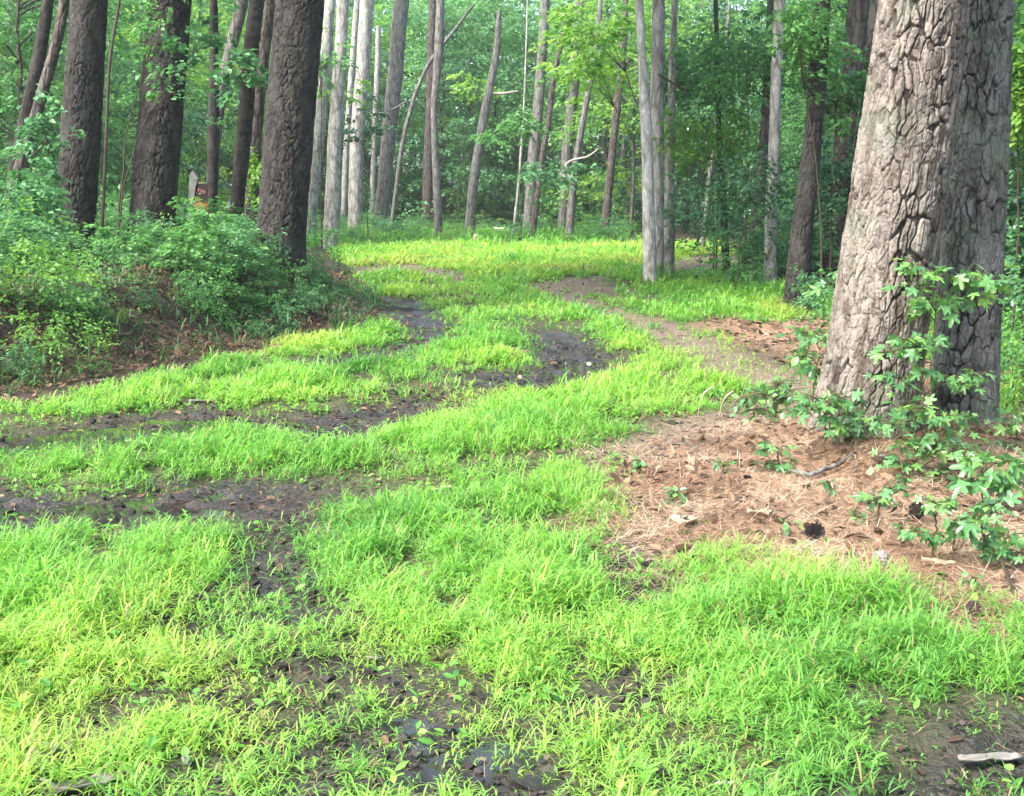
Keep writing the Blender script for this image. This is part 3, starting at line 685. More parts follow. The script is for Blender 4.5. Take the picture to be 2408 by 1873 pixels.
for k, (name, label, Y, mat, det, px) in enumerate(TREES):
    if Y is None: Y = on_ground(*px[-1][:2])[1]
    pts, rad = [], []
    for (x, y, w) in px[::-1]:
        p = at_depth(x, y, Y); pts.append(p); rad.append(w / 2 * (p - np.array([0, 0, CAM_H])) @ FWD / FPX)
    pts, rad = np.array(pts), np.array(rad)
    # foot in the ground
    low = pts[0].copy(); g = gz(low[0], low[1])
    if low[2] > g - .12:
        d = (pts[0] - pts[1]); d = d / max(.05, -d[2]) if d[2] < 0 else np.array([0, 0, -1.])
        low = pts[0] + np.clip(d, -.6, .6) * np.array([1, 0, 0]) * (low[2] - g + .12); low[2] = g - .12
        pts = np.concatenate([[low], pts]); rad = np.concatenate([[rad[0] * 1.02], rad])
    ztop = pts[-1, 2]
    if det != 'snag':
        d = pts[-1] - pts[-2]; d = d / d[2]
        H = max(11.0, ztop + 4.5)
        for f in (.35, .7, 1.0):
            hh = (H - ztop) * f
            pts = np.concatenate([pts, [pts[-1] * [1, 1, 0] + [0, 0, ztop + hh] + np.array([d[0], 0, 0]) * .6 ** (f * 3) * (H - ztop) * .33]])
            rad = np.append(rad, rad[-1] * .8)
    base = np.array([pts[0, 0], pts[0, 1], gz(pts[0, 0], pts[0, 1])])
    e = empty(name, tuple(base), label, 'dead tree' if det == 'snag' else 'tree', None)
    kw = dict(DETAIL[det])
    dm = 2 * rad[1]
    if det in ('mid',): kw['nu'] = int(np.clip(dm * 3.14 / .03, 24, 60)); kw['relief'] = min(.022, dm * .085)
    if mat in (M_BARK_WHITE, M_BARK_PALE, M_BARK_GREY, M_TWIG): kw['relief'] = kw.get('relief', 0) * .45 if mat is not M_TWIG else 0
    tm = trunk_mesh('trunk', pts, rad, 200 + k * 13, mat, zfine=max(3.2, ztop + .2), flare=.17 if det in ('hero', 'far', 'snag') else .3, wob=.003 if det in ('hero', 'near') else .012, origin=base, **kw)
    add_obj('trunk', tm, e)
    if det != 'snag' and Y < 25:
        c = add_obj('crown', high_crown, e, loc=tuple(pts[-1] - base - np.array([0, 0, 2.2])))
        c.rotation_euler = (0, 0, k * 1.7); s = .75 + .5 * random.Random(k).random(); c.scale = (s, s, s)
    tree_objs.append((e, base, Y))
def branch(idx, pxs, Y, w, mat=M_DEADWOOD):
    e, base, _ = tree_objs[idx]
    acc = Acc(); p = np.array([at_depth(x, y, Y) for x, y in pxs]) - base
    r = w / 2 * Y / FPX
    d = np.linspace(0, len(p) - 1, 14); p = np.stack([np.interp(d, np.arange(len(p)), p[:, c]) for c in range(3)], -1)
    tube(acc, p, np.linspace(r, r * .55, 14), 7)
    return add_obj('branch', acc.mesh('branch', mat, True), e)
def idx(s): return next(i for i, t in enumerate(TREES) if s in t[1])
branch(idx('stub branch'), [(1148, 220), (1180, 221), (1205, 217), (1219, 215)], 44.0, 7)
branch(idx('with the white branch'), [(1348, 440), (1312, 403)][::-1] + [(1328, 388), (1345, 377), (1365, 373), (1381, 370), (1396, 360), (1407, 350)], 44.6, 7)
branch(idx('straight grey trunk'), [(1548, 175), (1580, 195), (1605, 210), (1618, 212)], 21.3, 6, M_TWIG)
branch(idx('ivy tone'), [(915, 262), (935, 252), (958, 238)], 47.5, 6, M_BARK_GREY)

# ------------------------------------------------------------------ background trees
rng = np.random.default_rng(5)
def ymin(sx):
    return np.interp(sx, [-400, 150, 400, 480, 600, 760, 1440, 1480, 1720, 1860, 1980, 2100, 2900], [21, 21, 22, 32, 54, 55, 55, 46, 46, 33, 25, 20.5, 9.5])
LAB = {'broad': 'mid green broadleaf tree in the leafy wall behind the trunks', 'airy': 'loose airy broadleaf tree in the leafy wall behind the trunks',
       'lime': 'yellow-green broadleaf tree behind the trunks, sunlit brightness put into its leaf colour', 'dark': 'dark glossy evergreen filling the shade under the trees',
       'teal': 'blue-green bushy tree leafy to the ground behind the trunks'}
NB = 0
for row, Y in enumerate([20.5, 22.6, 25, 28, 31.5, 35.5, 40, 45, 50, 54, 58, 63, 68, 74]):
    step = 2.2 + Y * .032
    half = .44 * Y + 2.5
    x = -half + (row % 2) * step / 2
    while x < half:
        px_ = x + rng.normal(0, step * .22); py_ = Y + rng.normal(0, .8)
        sx = CX + FPX * px_ / py_
        x += step
        if py_ < ymin(sx) or abs(px_) > 40: continue
        if sx < 760: w = [.26, .26, .28, .06, .14]
        elif sx < 1480: w = [.36, .16, .12, .18, .18]
        elif sx < 1700: w = [.3, .22, .2, .1, .18]
        else: w = [.30, .14, .10, .30, .16]
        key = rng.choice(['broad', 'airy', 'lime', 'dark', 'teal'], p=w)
        sc = np.interp(Y, [20, 40, 60, 75], [.72, 1.15, 1.55, 1.8]) * rng.uniform(.85, 1.2) * (1.15 if key == 'dark' else 1)
        plant_tree(key, 'broadleaf_tree', px_, py_, sc, rng.random() * 6.28, LAB[key], key + ' background trees'); NB += 1
for x_, y_, k_ in ((6.9, 7.6, 'broad'), (7.8, 10.5, 'dark'), (6.9, 4.8, 'teal')):  # out of view, added to darken the right side of the big pines
    plant_tree(k_, 'broadleaf_tree', x_, y_, 1.0, x_, 'leafy tree added out of view on the right to shade the two big pines', 'added shade trees right of the big pines')
# far wood that reads as one mass
acc = Acc(); n = 26000
Px = rng.uniform(-60, 60, n); Py = rng.uniform(80, 96, n); Pz = rng.random(n) ** .8 * 22
keep = Pz < 15 + 8 * noise2(Px * .12, Py * .12, 8)
P = np.stack([Px, Py, Pz], -1)[keep]; n = len(P)
Dd = rng.normal(0, 1, (n, 3)) + [0, -.4, -.3]; Nn = rng.normal(0, .6, (n, 3)) + [0, -.4, .8]
L_ = rng.uniform(.5, 1.1, n)
leaves(acc, P, Dd, Nn, L_, L_ * .7, np.clip(rng.normal(.5, .2, n), 0, 1), RHOMB)
tag(add_obj('woods', acc.mesh('woods', M_LEAF_TEAL)), 'far-off woodland mass closing the view', 'woods', kind='stuff')

# ------------------------------------------------------------------ leafy sprays and small trees placed where the photo shows them
def flat_cluster(name, seed, mat, n=26, per=20, rx=.6, rz=.18, leaf=.09, sl=.4):
    return crown_mesh(name, seed, mat, n=n, per=per, rx=rx, rz=rz, z0=-rz / 2, leaf=leaf, sl=sl, shape='col', flat=.45, droop=.35)[0]
FLAT = [flat_cluster('spray_crown', 300 + k, M_LEAF_MID) for k in range(3)]
def small_tree(sx, sy, Y, wpx, hpx, mat, label, seed, stem_x=None, lf=.09):
    """a thin tree whose leafy crown is centred on (sx, sy)"""
    c = at_depth(sx, sy, Y); rx = wpx / 2 * Y / FPX; rz = hpx * Y / FPX
    stx = at_depth(stem_x if stem_x is not None else sx, sy, Y)[0]
    base = np.array([stx, Y + .1, gz(stx, Y + .1)])
    e = empty('sapling', tuple(base), label, 'sapling', None)
    rr = np.random.default_rng(seed)
    n = int(np.clip(wpx * hpx / 300 * (.1 / lf) ** .5, 9, 150))
    acc = Acc()
    cm, cc = crown_mesh('crown', seed, mat, n=n, per=18, rx=rx * .85, rz=rz * .75, z0=-rz * .4, leaf=lf, sl=min(.5, rx * .6), shape='col', flat=.42, droop=.3)
    off = c - base
    add_obj('crown', cm, e, loc=tuple(off))
    r0 = .007 + .0025 * off[2]
    zz = np.linspace(-.1, off[2] + rz * .2, 10); f = np.clip(zz / off[2], 0, 1)
    bend = np.stack([off[0] * f ** 2.2, off[1] * f ** 2, zz], -1); bend[:, 0] += rr.normal(0, .01, 10)
    tube(acc, bend, r0 * (1.1 - .8 * f), 6)
    for k in range(min(8, len(cc))):
        tt = np.linspace(0, 1, 5)[:, None]; b = bend[-3]
        tube(acc, b + (cc[k] + off - b) * tt, r0 * (.4 - .25 * tt[:, 0]), 4)
    add_obj('trunk', acc.mesh('trunk', M_TWIG, True), e)
    return e
SM = [
 (375, 75, 13.2, 100, 60, M_LEAF_MID, 'leafy spray of a sapling across the upper middle left pine', 245, .07),
 (410, 172, 13.2, 150, 26, M_LEAF_TEAL, 'flat dark green spray crossing the middle left pine', 245, .07),
 (560, 150, 15.8, 130, 60, M_LEAF_TEAL, 'star-leaved sapling spray in front of the slim dark trunks', 640, .12),
 (110, 300, 14.0, 110, 60, M_LEAF_TEAL, 'pale green sapling in front of the crossing trees on the left', 130, .09),
 (60, 470, 13.5, 150, 110, M_LEAF_TEAL, 'bushy sapling beside the farthest left thick pine', 60, .09),
 (600, 390, 17.5, 60, 150, M_LEAF_LIME_SUNLIT, 'yellow-green sapling between the dark leaning pine and the bend pine', 605, .09),
 (785, 210, 40.0, 150, 46, M_LEAF_LIME_SUNLIT, 'bright lime sapling spray in front of the pale row', 760, .20),
 (760, 130, 36.0, 120, 50, M_LEAF_MID, 'mid green spray high beside the thick bend pine', 745, .18),
 (850, 290, 41.0, 120, 60, M_LEAF_DARK, 'dark green sapling spray veiling the pale row', 860, .18),
 (1210, 300, 40.0, 170, 70, M_LEAF_MID, 'layered green sapling right of the leaning snag', 1226, .2),
 (1120, 190, 46.0, 130, 60, M_LEAF_LIME_SUNLIT, 'light green spray left of the leaning snag', 1075, .2),
 (1290, 405, 40.0, 170, 80, M_LEAF_TEAL, 'low layered sapling below the white branch', 1250, .18),
 (1390, 170, 30.0, 200, 120, M_LEAF_LIME_SUNLIT, 'light green leafy sapling left of the curved pale trunk', 1552, .15),
 (1420, 60, 28.0, 220, 110, M_LEAF_LIME_SUNLIT, 'high light green leafy sapling left of the curved pale trunk', 1560, .15),
 (1640, 500, 22.0, 190, 80, M_LEAF_TEAL, 'low layered sapling reaching left beside the far grass', 1720, .10),
 (1660, 320, 22.0, 200, 140, M_LEAF_LIME_SUNLIT, 'bright leafy sapling right of the mossy trunk', 1690, .11),
 (1680, 130, 22.5, 240, 180, M_LEAF_MID, 'tall leafy sapling right of the mossy trunk', 1700, .11),
 (1775, 440, 17.6, 180, 170, M_LEAF_DARK, 'dark holly sapling in front of the tan slim trunk', 1740, .07),
 (1760, 120, 20.5, 220, 200, M_LEAF_MID, 'leafy sapling veiling the reddish brown trunk', 1770, .10),
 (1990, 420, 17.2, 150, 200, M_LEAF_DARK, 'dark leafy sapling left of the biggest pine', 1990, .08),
 (1870, 90, 15.6, 150, 130, M_LEAF_MID, 'leafy spray at the top of the dark rough pine', 1960, .09),
 (1965, 180, 17.0, 120, 240, M_LEAF_MID, 'leafy sapling right of the dark rough pine', 1975, .09),
 (2395, 200, 11.0, 90, 260, M_LEAF_LIME_SUNLIT, 'yellow-green sapling at the right edge behind the second pine', 2430, .08),
 (2400, 560, 11.5, 90, 300, M_LEAF_DARK, 'dark leafy sapling at the right edge behind the second pine', 2430, .08),
]
for k, (sx, sy, Y, w, h, m, lab, stx, lf) in enumerate(SM):
    small_tree(sx, sy, Y, w, h, m, lab, 500 + k * 7, stx, lf)

# ------------------------------------------------------------------ shrubs
SHRUB = []
for k, (m, lf, n) in enumerate([(M_LEAF_MID, .072, 66), (M_LEAF_TEAL, .07, 70), (M_LEAF_LIME_SUNLIT, .06, 60), (M_LEAF_MID, .11, 46)]):
    cm, cc = crown_mesh('shrub_foliage', 700 + k, m, n=n, per=20, rx=.46, rz=.75, z0=.10, leaf=lf, sl=.3, shape='egg', flat=.4, droop=.3)
    rr = np.random.default_rng(800 + k); acc = Acc()
    for c in cc[:9]:
        t = np.linspace(0, 1, 5)[:, None]; tube(acc, np.array([0, 0, -.05]) * (1 - t) + c * t + np.array([0, 0, .08]) * np.sin(t * np.pi), .006 - .004 * t[:, 0], 4)
    SHRUB.append((cm, acc.mesh('shrub_stem', M_TWIG, True)))
SLAB = ['mid green leafy shrub in the undergrowth of the left bank', 'blue-green leafy shrub in the undergrowth of the left bank', 'yellow-green leafy shrub in the undergrowth of the left bank', 'large-leaved shrub in the undergrowth of the left bank']
def shrub(k, x, y, s, rz, label, group, zs=1.0):
    e = empty('shrub', (x, y, gz(x, y) - .02), label, 'shrub', group, rz); e.scale = (s, s, s * zs)
    add_obj('stem', SHRUB[k][1], e); add_obj('foliage', SHRUB[k][0], e)
    return e
rng = np.random.default_rng(77)
cnt = 0
for t in range(2400):
    x = rng.uniform(-9, -1.5); y = rng.uniform(8.6, 22)
    xe = np.interp(y, [0, 8.5, 10.8, 13.7, 17, 20, 27, 35], [-4.5, -3.75, -2.85, -1.9, -2.0, -2.8, -4.9, -9])
    sx = CX + FPX * x / y
    if x > xe - .55 - .25 * rng.random() or sx < -120 or sx > 830: continue
    if cnt >= 108: break
    d = xe - x
    s = np.interp(d, [.5, 1.2, 2.5], [.42, .60, .70]) * rng.uniform(.75, 1.15)
    k = rng.choice(4, p=[.38, .34, .08, .20]); cnt += 1
    shrub(k, x, y, s, rng.random() * 6.28, SLAB[k], ['mid green', 'blue-green', 'yellow-green', 'large-leaved'][k] + ' shrubs of the left bank', rng.uniform(.65, 1.0))
for t in range(38):
    y = rng.uniform(8.8, 17); xe = np.interp(y, [0, 8.5, 10.8, 13.7, 17, 20], [-4.5, -3.75, -2.85, -1.9, -2.0, -2.8])
    x = xe - rng.uniform(.1, .9); k = int(rng.choice([0, 1, 2, 3], p=[.4, .3, .2, .1]))
    if CX + FPX * x / y < -60: continue
    shrub(k, x, y, rng.uniform(.18, .36), rng.random() * 6.28, 'low leafy seedling on the brown front slope of the left bank', 'seedlings on the slope of the left bank', rng.uniform(.7, 1.1))
for k, (sx, sy, Y, s, kk, lab) in enumerate([
    (120, 730, 9.6, .62, 2, 'yellow-green small-leaved shrub at the front of the left bank'),
    (70, 640, 10.2, .8, 2, 'pale leafy shrub at the far left of the bank front'),
    (720, 640, 16.0, .75, 0, 'round green shrub at the foot of the thick bend pine'),
    (1900, 720, 15.0, .5, 1, 'low shrub at the flared foot of the dark rough pine'),
    (1770, 665, 18.0, .55, 0, 'small shrub left of the tan slim trunk foot'),
    (1985, 745, 12.5, .65, 0, 'leafy shrub in the gap left of the biggest pine'),
    (2390, 900, 9.2, .75, 2, 'yellow-green shrub behind the second pine at the right edge'),
    (2380, 1000, 8.2, .55, 0, 'green shrub right of the second pine foot'),
    (2405, 780, 10.5, .9, 1, 'blue-green shrub behind the second pine at the right edge')]):
    p = at_depth(sx, sy, Y); shrub(kk, p[0], p[1], s, k, lab, None)
for k in range(60):
    sx = rng.uniform(700, 1480); Y = rng.uniform(40, 58); x = (sx - CX) / FPX * Y
    shrub(int(rng.choice([0, 2, 0, 1])), x, Y, rng.uniform(.7, 1.3), k, 'low green shrub on the grassy verge at the forest edge', 'verge shrubs', .6)
for k in range(26):
    sx = rng.uniform(1790, 2060); Y = rng.uniform(19, 30); x = (sx - CX) / FPX * Y
    shrub(int(rng.choice([0, 1, 1, 3])), x, Y, rng.uniform(.8, 1.4), k, 'low shrub in the shade under the trees right of the path', 'shrubs right of the path', .8)

for k in range(70):
    sx = rng.uniform(560, 1760); Y = rng.uniform(55, 76); x = (sx - CX) / FPX * Y
    shrub(int(rng.choice([0, 1, 3, 0])), x, Y, rng.uniform(1.6, 2.8), k, 'tall leafy bush in the shade far back under the trees', 'bushes far back under the trees', .9)
# ------------------------------------------------------------------ grass
def grass_leaves(acc, B, az, L, W, rise, curl, tint, seg=3):
    """arching blades; B base points, rise = launch slope"""
    n = len(B); dirh = np.stack([np.cos(az), np.sin(az), np.zeros(n)], -1); side = np.stack([-np.sin(az), np.cos(az), np.zeros(n)], -1)
    t = np.linspace(0, 1, seg + 1)
    prof = {3: [.55, 1.0, .75, 0], 2: [.7, 1.0, 0], 4: [.5, .95, 1, .65, 0]}[seg]
    ang = rise[:, None] - curl[:, None] * t[None]
    dt = L[:, None] / seg
    cx_ = np.concatenate([np.zeros((n, 1)), np.cumsum(np.cos(ang[:, :-1]) * dt, 1)], 1); cz_ = np.concatenate([np.zeros((n, 1)), np.cumsum(np.sin(ang[:, :-1]) * dt, 1)], 1)
    Cn = B[:, None] + cx_[..., None] * dirh[:, None]; Cn[..., 2] += cz_
    rows = []
    for k in range(seg):
        w = (W * prof[k] / 2)[:, None]
        rows += [Cn[:, k] - side * w, Cn[:, k] + side * w]
    rows.append(Cn[:, seg])
    V = np.stack(rows, 1); kv = 2 * seg + 1; o = np.arange(n) * kv
    Q = np.concatenate([np.stack([o + 2 * k, o + 2 * k + 1, o + 2 * k + 3, o + 2 * k + 2], -1) for k in range(seg - 1)])
    T = np.stack([o + 2 * seg - 2, o + 2 * seg - 1, o + 2 * seg], -1)
    acc.add(V.reshape(-1, 3), Q, T, np.repeat(tint, kv))
rng = np.random.default_rng(11)
DENS = np.clip(B_GRASS * (1 - (.97 - .75 * TUFT) * B_MUD) * (1 - .90 * B_PATH) * (1 - np.where(GYY < 4.7, .50, .72) * B_SPARSE), 0, 1)
HT = blur(np.clip(B_GRASS - (1.2 - .9 * TUFT) * B_MUD - B_PATH - .5 * B_SPARSE, -.4, 1), 6).clip(0, 1)
g_acc = Acc()
def band(y0, y1, dens, L, W, k, seg, hs):
    area_n = int(dens * (y1 - y0) * .414 * (y0 + y1) * 1.15)
    y = np.sqrt(rng.random(area_n) * (y1 ** 2 - y0 ** 2) + y0 ** 2); x = (rng.random(area_n) * 2 - 1) * (y * .414 * 1.12 + .3)
    d = look(DENS, x, y); pat = fbm2(x * 1.9, y * 1.9, 41); pat2 = fbm2(x * 5, y * 5, 44, 3)
    d = d * np.clip(np.where(y < 4.3, .38, .06) + 1.3 * sstep(.36, .56, pat * .42 + pat2 * .58), 0, 1)
    keep = rng.random(area_n) < d
    x, y, pat, pat2 = x[keep], y[keep], pat[keep], pat2[keep]; n = len(x)
    h = look(HT, x, y) ** .7
    size = (.35 + .85 * h) * (.35 + 1.25 * sstep(.25, .75, pat2 * .6 + pat * .4)) * rng.uniform(.75, 1.25, n)
    z = height(x, y)
    lean = rng.random(n) * 6.283; lr = rng.uniform(0, .35, n)
    yel = fbm2(x * .9 + 3, y * .6, 47, 3)
    base_t = .50 + .13 * sstep(17, 26, y) + (yel - .5) * .85 + rng.normal(0, .05, n) - .12 * (h < .5)
    dry = rng.random(n) < (.03 + .10 * (1 - h))
    for j in range(k):
        f = (j + .3) / k
        hz = hs * size * f * rng.uniform(.6, 1.2, n)
        B = np.stack([x + np.cos(lean) * lr * hz, y + np.sin(lean) * lr * hz, z + hz - .005], -1)
        az = rng.random(n) * 6.283
        fine_ = rng.random(n) < .25
        Lh = L * size * rng.uniform(.6, 1.25, n) * np.where(fine_, 1.2, 1); Wd = W * rng.uniform(.7, 1.3, n) * (.6 + .4 * size) * np.where(fine_, .5, 1)
        rise = rng.uniform(.15, 1.2, n); curl = rng.uniform(.5, 1.7, n)
        tn = np.clip(base_t + rng.normal(0, .09, n), 0.02, .84); tn = np.where(dry & (rng.random(n) < .8), rng.uniform(.9, 1, n), tn)
        grass_leaves(g_acc, B, az, Lh, Wd, rise, curl, tn, seg)
band(1.9, 4.6, 3700, .057, .0046, 6, 3, .066)
band(4.6, 7.5, 2300, .064, .0054, 6, 3, .062)
band(7.5, 12, 1000, .075, .0078, 6, 2, .056)
band(12, 20, 420, .09, .0125, 6, 2, .046)
band(20, 46, 110, .13, .027, 6, 2, .06)
n = 5200
x = rng.uniform(-3.6, 4, n); y = np.sqrt(rng.uniform(2 ** 2, 8.5 ** 2, n)); k = rng.random(n) < look(DENS, x, y) * (.1 + fbm2(x * 2.2, y * 2.2, 91)); x, y = x[k], y[k]; n = len(x)
for j in range(4):
    a_ = rng.random(n) * 6.283; zz = height(x, y) + rng.uniform(.01, .06, n)
    leaves(g_acc, np.stack([x, y, zz], -1), np.stack([np.cos(a_), np.sin(a_), rng.uniform(.1, .8, n)], -1), rng.normal(0, .3, (n, 3)) + [0, 0, 1], rng.uniform(.02, .045, n), rng.uniform(.012, .022, n), np.clip(rng.normal(.38, .14, n), 0, .8), OVAL)
tag(add_obj('grass', g_acc.mesh('grass', M_GRASS)), 'bright green grass growing over the woodland track', 'grass', kind='stuff')

# taller verge weeds at the far forest edge and beside the trunks
v_acc = Acc()
def verge(polypx, dens, hgt, L, W, tint0):
    P = poly(polypx); lo, hi = P.min(0), P.max(0)
    n = int(dens * (hi[0] - lo[0]) * (hi[1] - lo[1])); x = rng.uniform(lo[0], hi[0], n); y = rng.uniform(lo[1], hi[1], n)
    wv = .06 * np.maximum(0, y - 8); k = inside(P, x + (fbm2(x * .9, y * .9, 65) - .5) * 2 * wv, y + (fbm2(x * .9, y * .9, 66) - .5) * 3 * wv) & (rng.random(n) < 2.2 * (fbm2(x * .8, y * .8, 61) - .22)); x, y = x[k], y[k]; n = len(x); z = height(x, y)
    s = .25 + 1.5 * fbm2(x * .8, y * .8, 63) ** 1.5
    for j in range(7):
        hz = hgt * s * (j + .2) / 7 * rng.uniform(.7, 1.2, n)
        grass_leaves(v_acc, np.stack([x, y, z + hz - .01], -1), rng.random(n) * 6.283, L * s * rng.uniform(.6, 1.2, n), W * rng.uniform(.7, 1.2, n), rng.uniform(.4, 1.3, n), rng.uniform(.5, 1.5, n), np.clip(rng.normal(tint0, .1, n), 0, .84), 2)
verge([(640, 590), (800, 584), (1000, 586), (1200, 582), (1400, 586), (1490, 580), (1500, 556), (640, 556)], 24, .26, .22, .042, .34)
verge([(1440, 690), (1500, 735), (1640, 752), (1750, 748), (1850, 722), (1870, 690), (1760, 650), (1600, 655)], 110, .17, .15, .022, .42)
verge([(1960, 790), (2120, 840), (2408, 880), (2408, 760), (2100, 700), (1960, 730)], 120, .25, .16, .02, .35)
verge([(2330, 1010), (2408, 1020), (2500, 1000), (2500, 900), (2330, 900)], 200, .25, .12, .016, .5)
tag(add_obj('verge_weeds', v_acc.mesh('verge_weeds', M_GRASS)), 'taller soft weeds along the forest edge', 'weeds', kind='stuff')

# ------------------------------------------------------------------ low ground cover and litter on the left bank and forest floor
M_LITTER = plain_mat('leaf_litter', (0.120, 0.078, 0.048), .85, attr=[(0, (0.030, 0.021, 0.015)), (.35, (0.084, 0.051, 0.033)), (.65, (0.156, 0.096, 0.057)), (.85, (0.240, 0.180, 0.120)), (1, (0.348, 0.312, 0.258))])
l_acc = Acc()
n = 42000
x = rng.uniform(-7, 9, n); y = np.sqrt(rng.uniform(5 ** 2, 24 ** 2, n))
k = (look(B_GRASS, x, y) < .35) | (rng.random(n) < .04); x, y = x[k], y[k]; n = len(x)
P = np.stack([x, y, height(x, y) + rng.uniform(.004, .03, n)], -1)
leaves(l_acc, P, rng.normal(0, 1, (n, 3)) * [1, 1, .25], rng.normal(0, .35, (n, 3)) + [0, 0, 1], rng.uniform(.04, .1, n), rng.uniform(.02, .05, n), np.clip(rng.normal(.42, .2, n), 0, .95), OVAL)
n = 5000                                          # leaves lying in the ruts and on the bare mud
x = rng.uniform(-3.5, 4.5, n); y = np.sqrt(rng.uniform(2.2 ** 2, 9 ** 2, n)); k = (look(B_MUD, x, y) > .3) | (look(B_SPARSE, x, y) > .5); x, y = x[k], y[k]; n = len(x)
leaves(l_acc, np.stack([x, y, height(x, y) + .006], -1), rng.normal(0, 1, (n, 3)) * [1, 1, .2], rng.normal(0, .3, (n, 3)) + [0, 0, 1], rng.uniform(.02, .06, n), rng.uniform(.01, .03, n), np.clip(rng.normal(.38, .22, n), 0, .84), OVAL)
n = 3200                                          # and on the needle carpet
x = rng.uniform(.5, 4.2, n); y = np.sqrt(rng.uniform(3.8 ** 2, 9 ** 2, n)); k = look(B_NEEDLE, x, y) * (.35 + fbm2(x * 2.5, y * 2.5, 77)) > rng.random(n); x, y = x[k], y[k]; n = len(x)
leaves(l_acc, np.stack([x, y, height(x, y) + rng.uniform(.01, .04, n)], -1), rng.normal(0, 1, (n, 3)) * [1, 1, .35], rng.normal(0, .45, (n, 3)) + [0, 0, 1], rng.uniform(.03, .085, n), rng.uniform(.015, .045, n), np.clip(rng.normal(.45, .24, n), 0, .86), OVAL)
tag(add_obj('leaf_litter', l_acc.mesh('leaf_litter', M_LITTER)), 'brown fallen leaves strewn on the ground', 'litter', kind='stuff')
# soil crumbs and small clods on the bare mud
c_acc = Acc(); n = 16000
x = rng.uniform(-3.6, 4.4, n); y = np.sqrt(rng.uniform(2.1 ** 2, 12 ** 2, n)); k = rng.random(n) < look(B_MUD, x, y) * (.15 + 1.3 * fbm2(x * 2.6, y * 2.6, 98) ** 2) * 1.6 + .25 * look(B_SPARSE, x, y); x, y = x[k], y[k]; n = len(x)
oc = np.array([[1, 0, 0], [0, 1, 0], [-1, 0, 0], [0, -1, 0], [.7, .7, .55], [-.7, .7, .6], [-.7, -.7, .5], [.7, -.7, .6], [0, 0, .95], [0, 0, -.5]], float)
of = np.array([[0, 4, 7], [0, 1, 4], [1, 5, 4], [1, 2, 5], [2, 6, 5], [2, 3, 6], [3, 7, 6], [3, 0, 7], [8, 4, 5], [8, 5, 6], [8, 6, 7], [8, 7, 4]])
sz = rng.lognormal(-4.9, .55, n).clip(.003, .03) * np.interp(y, [2, 12], [.75, 1.0])
V = oc[None] * sz[:, None, None] * rng.uniform(.55, 1.35, (n, 10, 1)) * rng.uniform(.7, 1.4, (n, 1, 3)); V = V + np.stack([x, y, height(x, y) + sz * .1], -1)[:, None]
c_acc.add(V.reshape(-1, 3), None, (of[None] + (np.arange(n) * 10)[:, None, None]).reshape(-1, 3), np.repeat(np.clip(rng.normal(.4, .22, n), 0, 1), 10))
n = 22000
x = rng.uniform(-1.9, 2.1, n); y = np.sqrt(rng.uniform(2.1 ** 2, 4.6 ** 2, n)); k = rng.random(n) < (look(B_MUD, x, y) + .5 * look(B_SPARSE, x, y)) * (.2 + 1.2 * sstep(.35, .6, fbm2(x * 5, y * 5, 99))); x, y = x[k], y[k]; n = len(x)
sz = rng.lognormal(-5.3, .5, n).clip(.002, .016)
V = oc[None] * sz[:, None, None] * rng.uniform(.55, 1.35, (n, 10, 1)) * rng.uniform(.7, 1.4, (n, 1, 3)); V = V + np.stack([x, y, height(x, y) + sz * .1], -1)[:, None]
c_acc.add(V.reshape(-1, 3), None, (of[None] + (np.arange(n) * 10)[:, None, None]).reshape(-1, 3), np.repeat(np.clip(rng.normal(.42, .25, n), 0, 1), 10))
tag(add_obj('soil_crumbs', c_acc.mesh('soil_crumbs', plain_mat('crumbly_soil', (.04, .034, .03), .85, scale=60, attr=[(0, (.010, .009, .009)), (.5, (.028, .025, .023)), (1, (.075, .063, .052))]))), 'crumbly dark soil clods strewn over the bare mud', 'soil', kind='stuff')
# rain water standing in the lowest hollows of the ruts
M_WATER = bpy.data.materials.new('muddy_water'); M_WATER.use_nodes = True
pw = M_WATER.node_tree.nodes['Principled BSDF']; pw.inputs['Base Color'].default_value = (.022, .021, .019, 1); pw.inputs['Roughness'].default_value = .06
for sx, sy, r, q in [(800, 1830, .42, 24), (1500, 1790, .22, 20), (1320, 858, .55, 46), (1180, 880, .5, 40), (210, 1022, .7, 40), (650, 985, .5, 36), (985, 770, .35, 45), (330, 1180, .5, 38)]:
    p = on_ground(sx, sy); nn = 40; an = np.arange(nn) / nn * 2 * np.pi
    sq = np.random.default_rng(sx); xx = p[0] + sq.uniform(-r, r, 300); yy = p[1] + sq.uniform(-r, r, 300); lev = np.percentile(height(xx, yy), q)
    rr_ = r * (.75 + .5 * noise2(np.cos(an) * 1.5 + sx, np.sin(an) * 1.5, 7))
    V = np.stack([p[0] + np.cos(an) * rr_ * 1.5, p[1] + np.sin(an) * rr_, np.full(nn, lev)], -1); V = np.concatenate([V, [[p[0], p[1], lev]]])
    tag(add_obj('puddle', new_mesh('puddle', V, None, [[k, (k + 1) % nn, nn] for k in range(nn)], mat=M_WATER)), kind='structure')
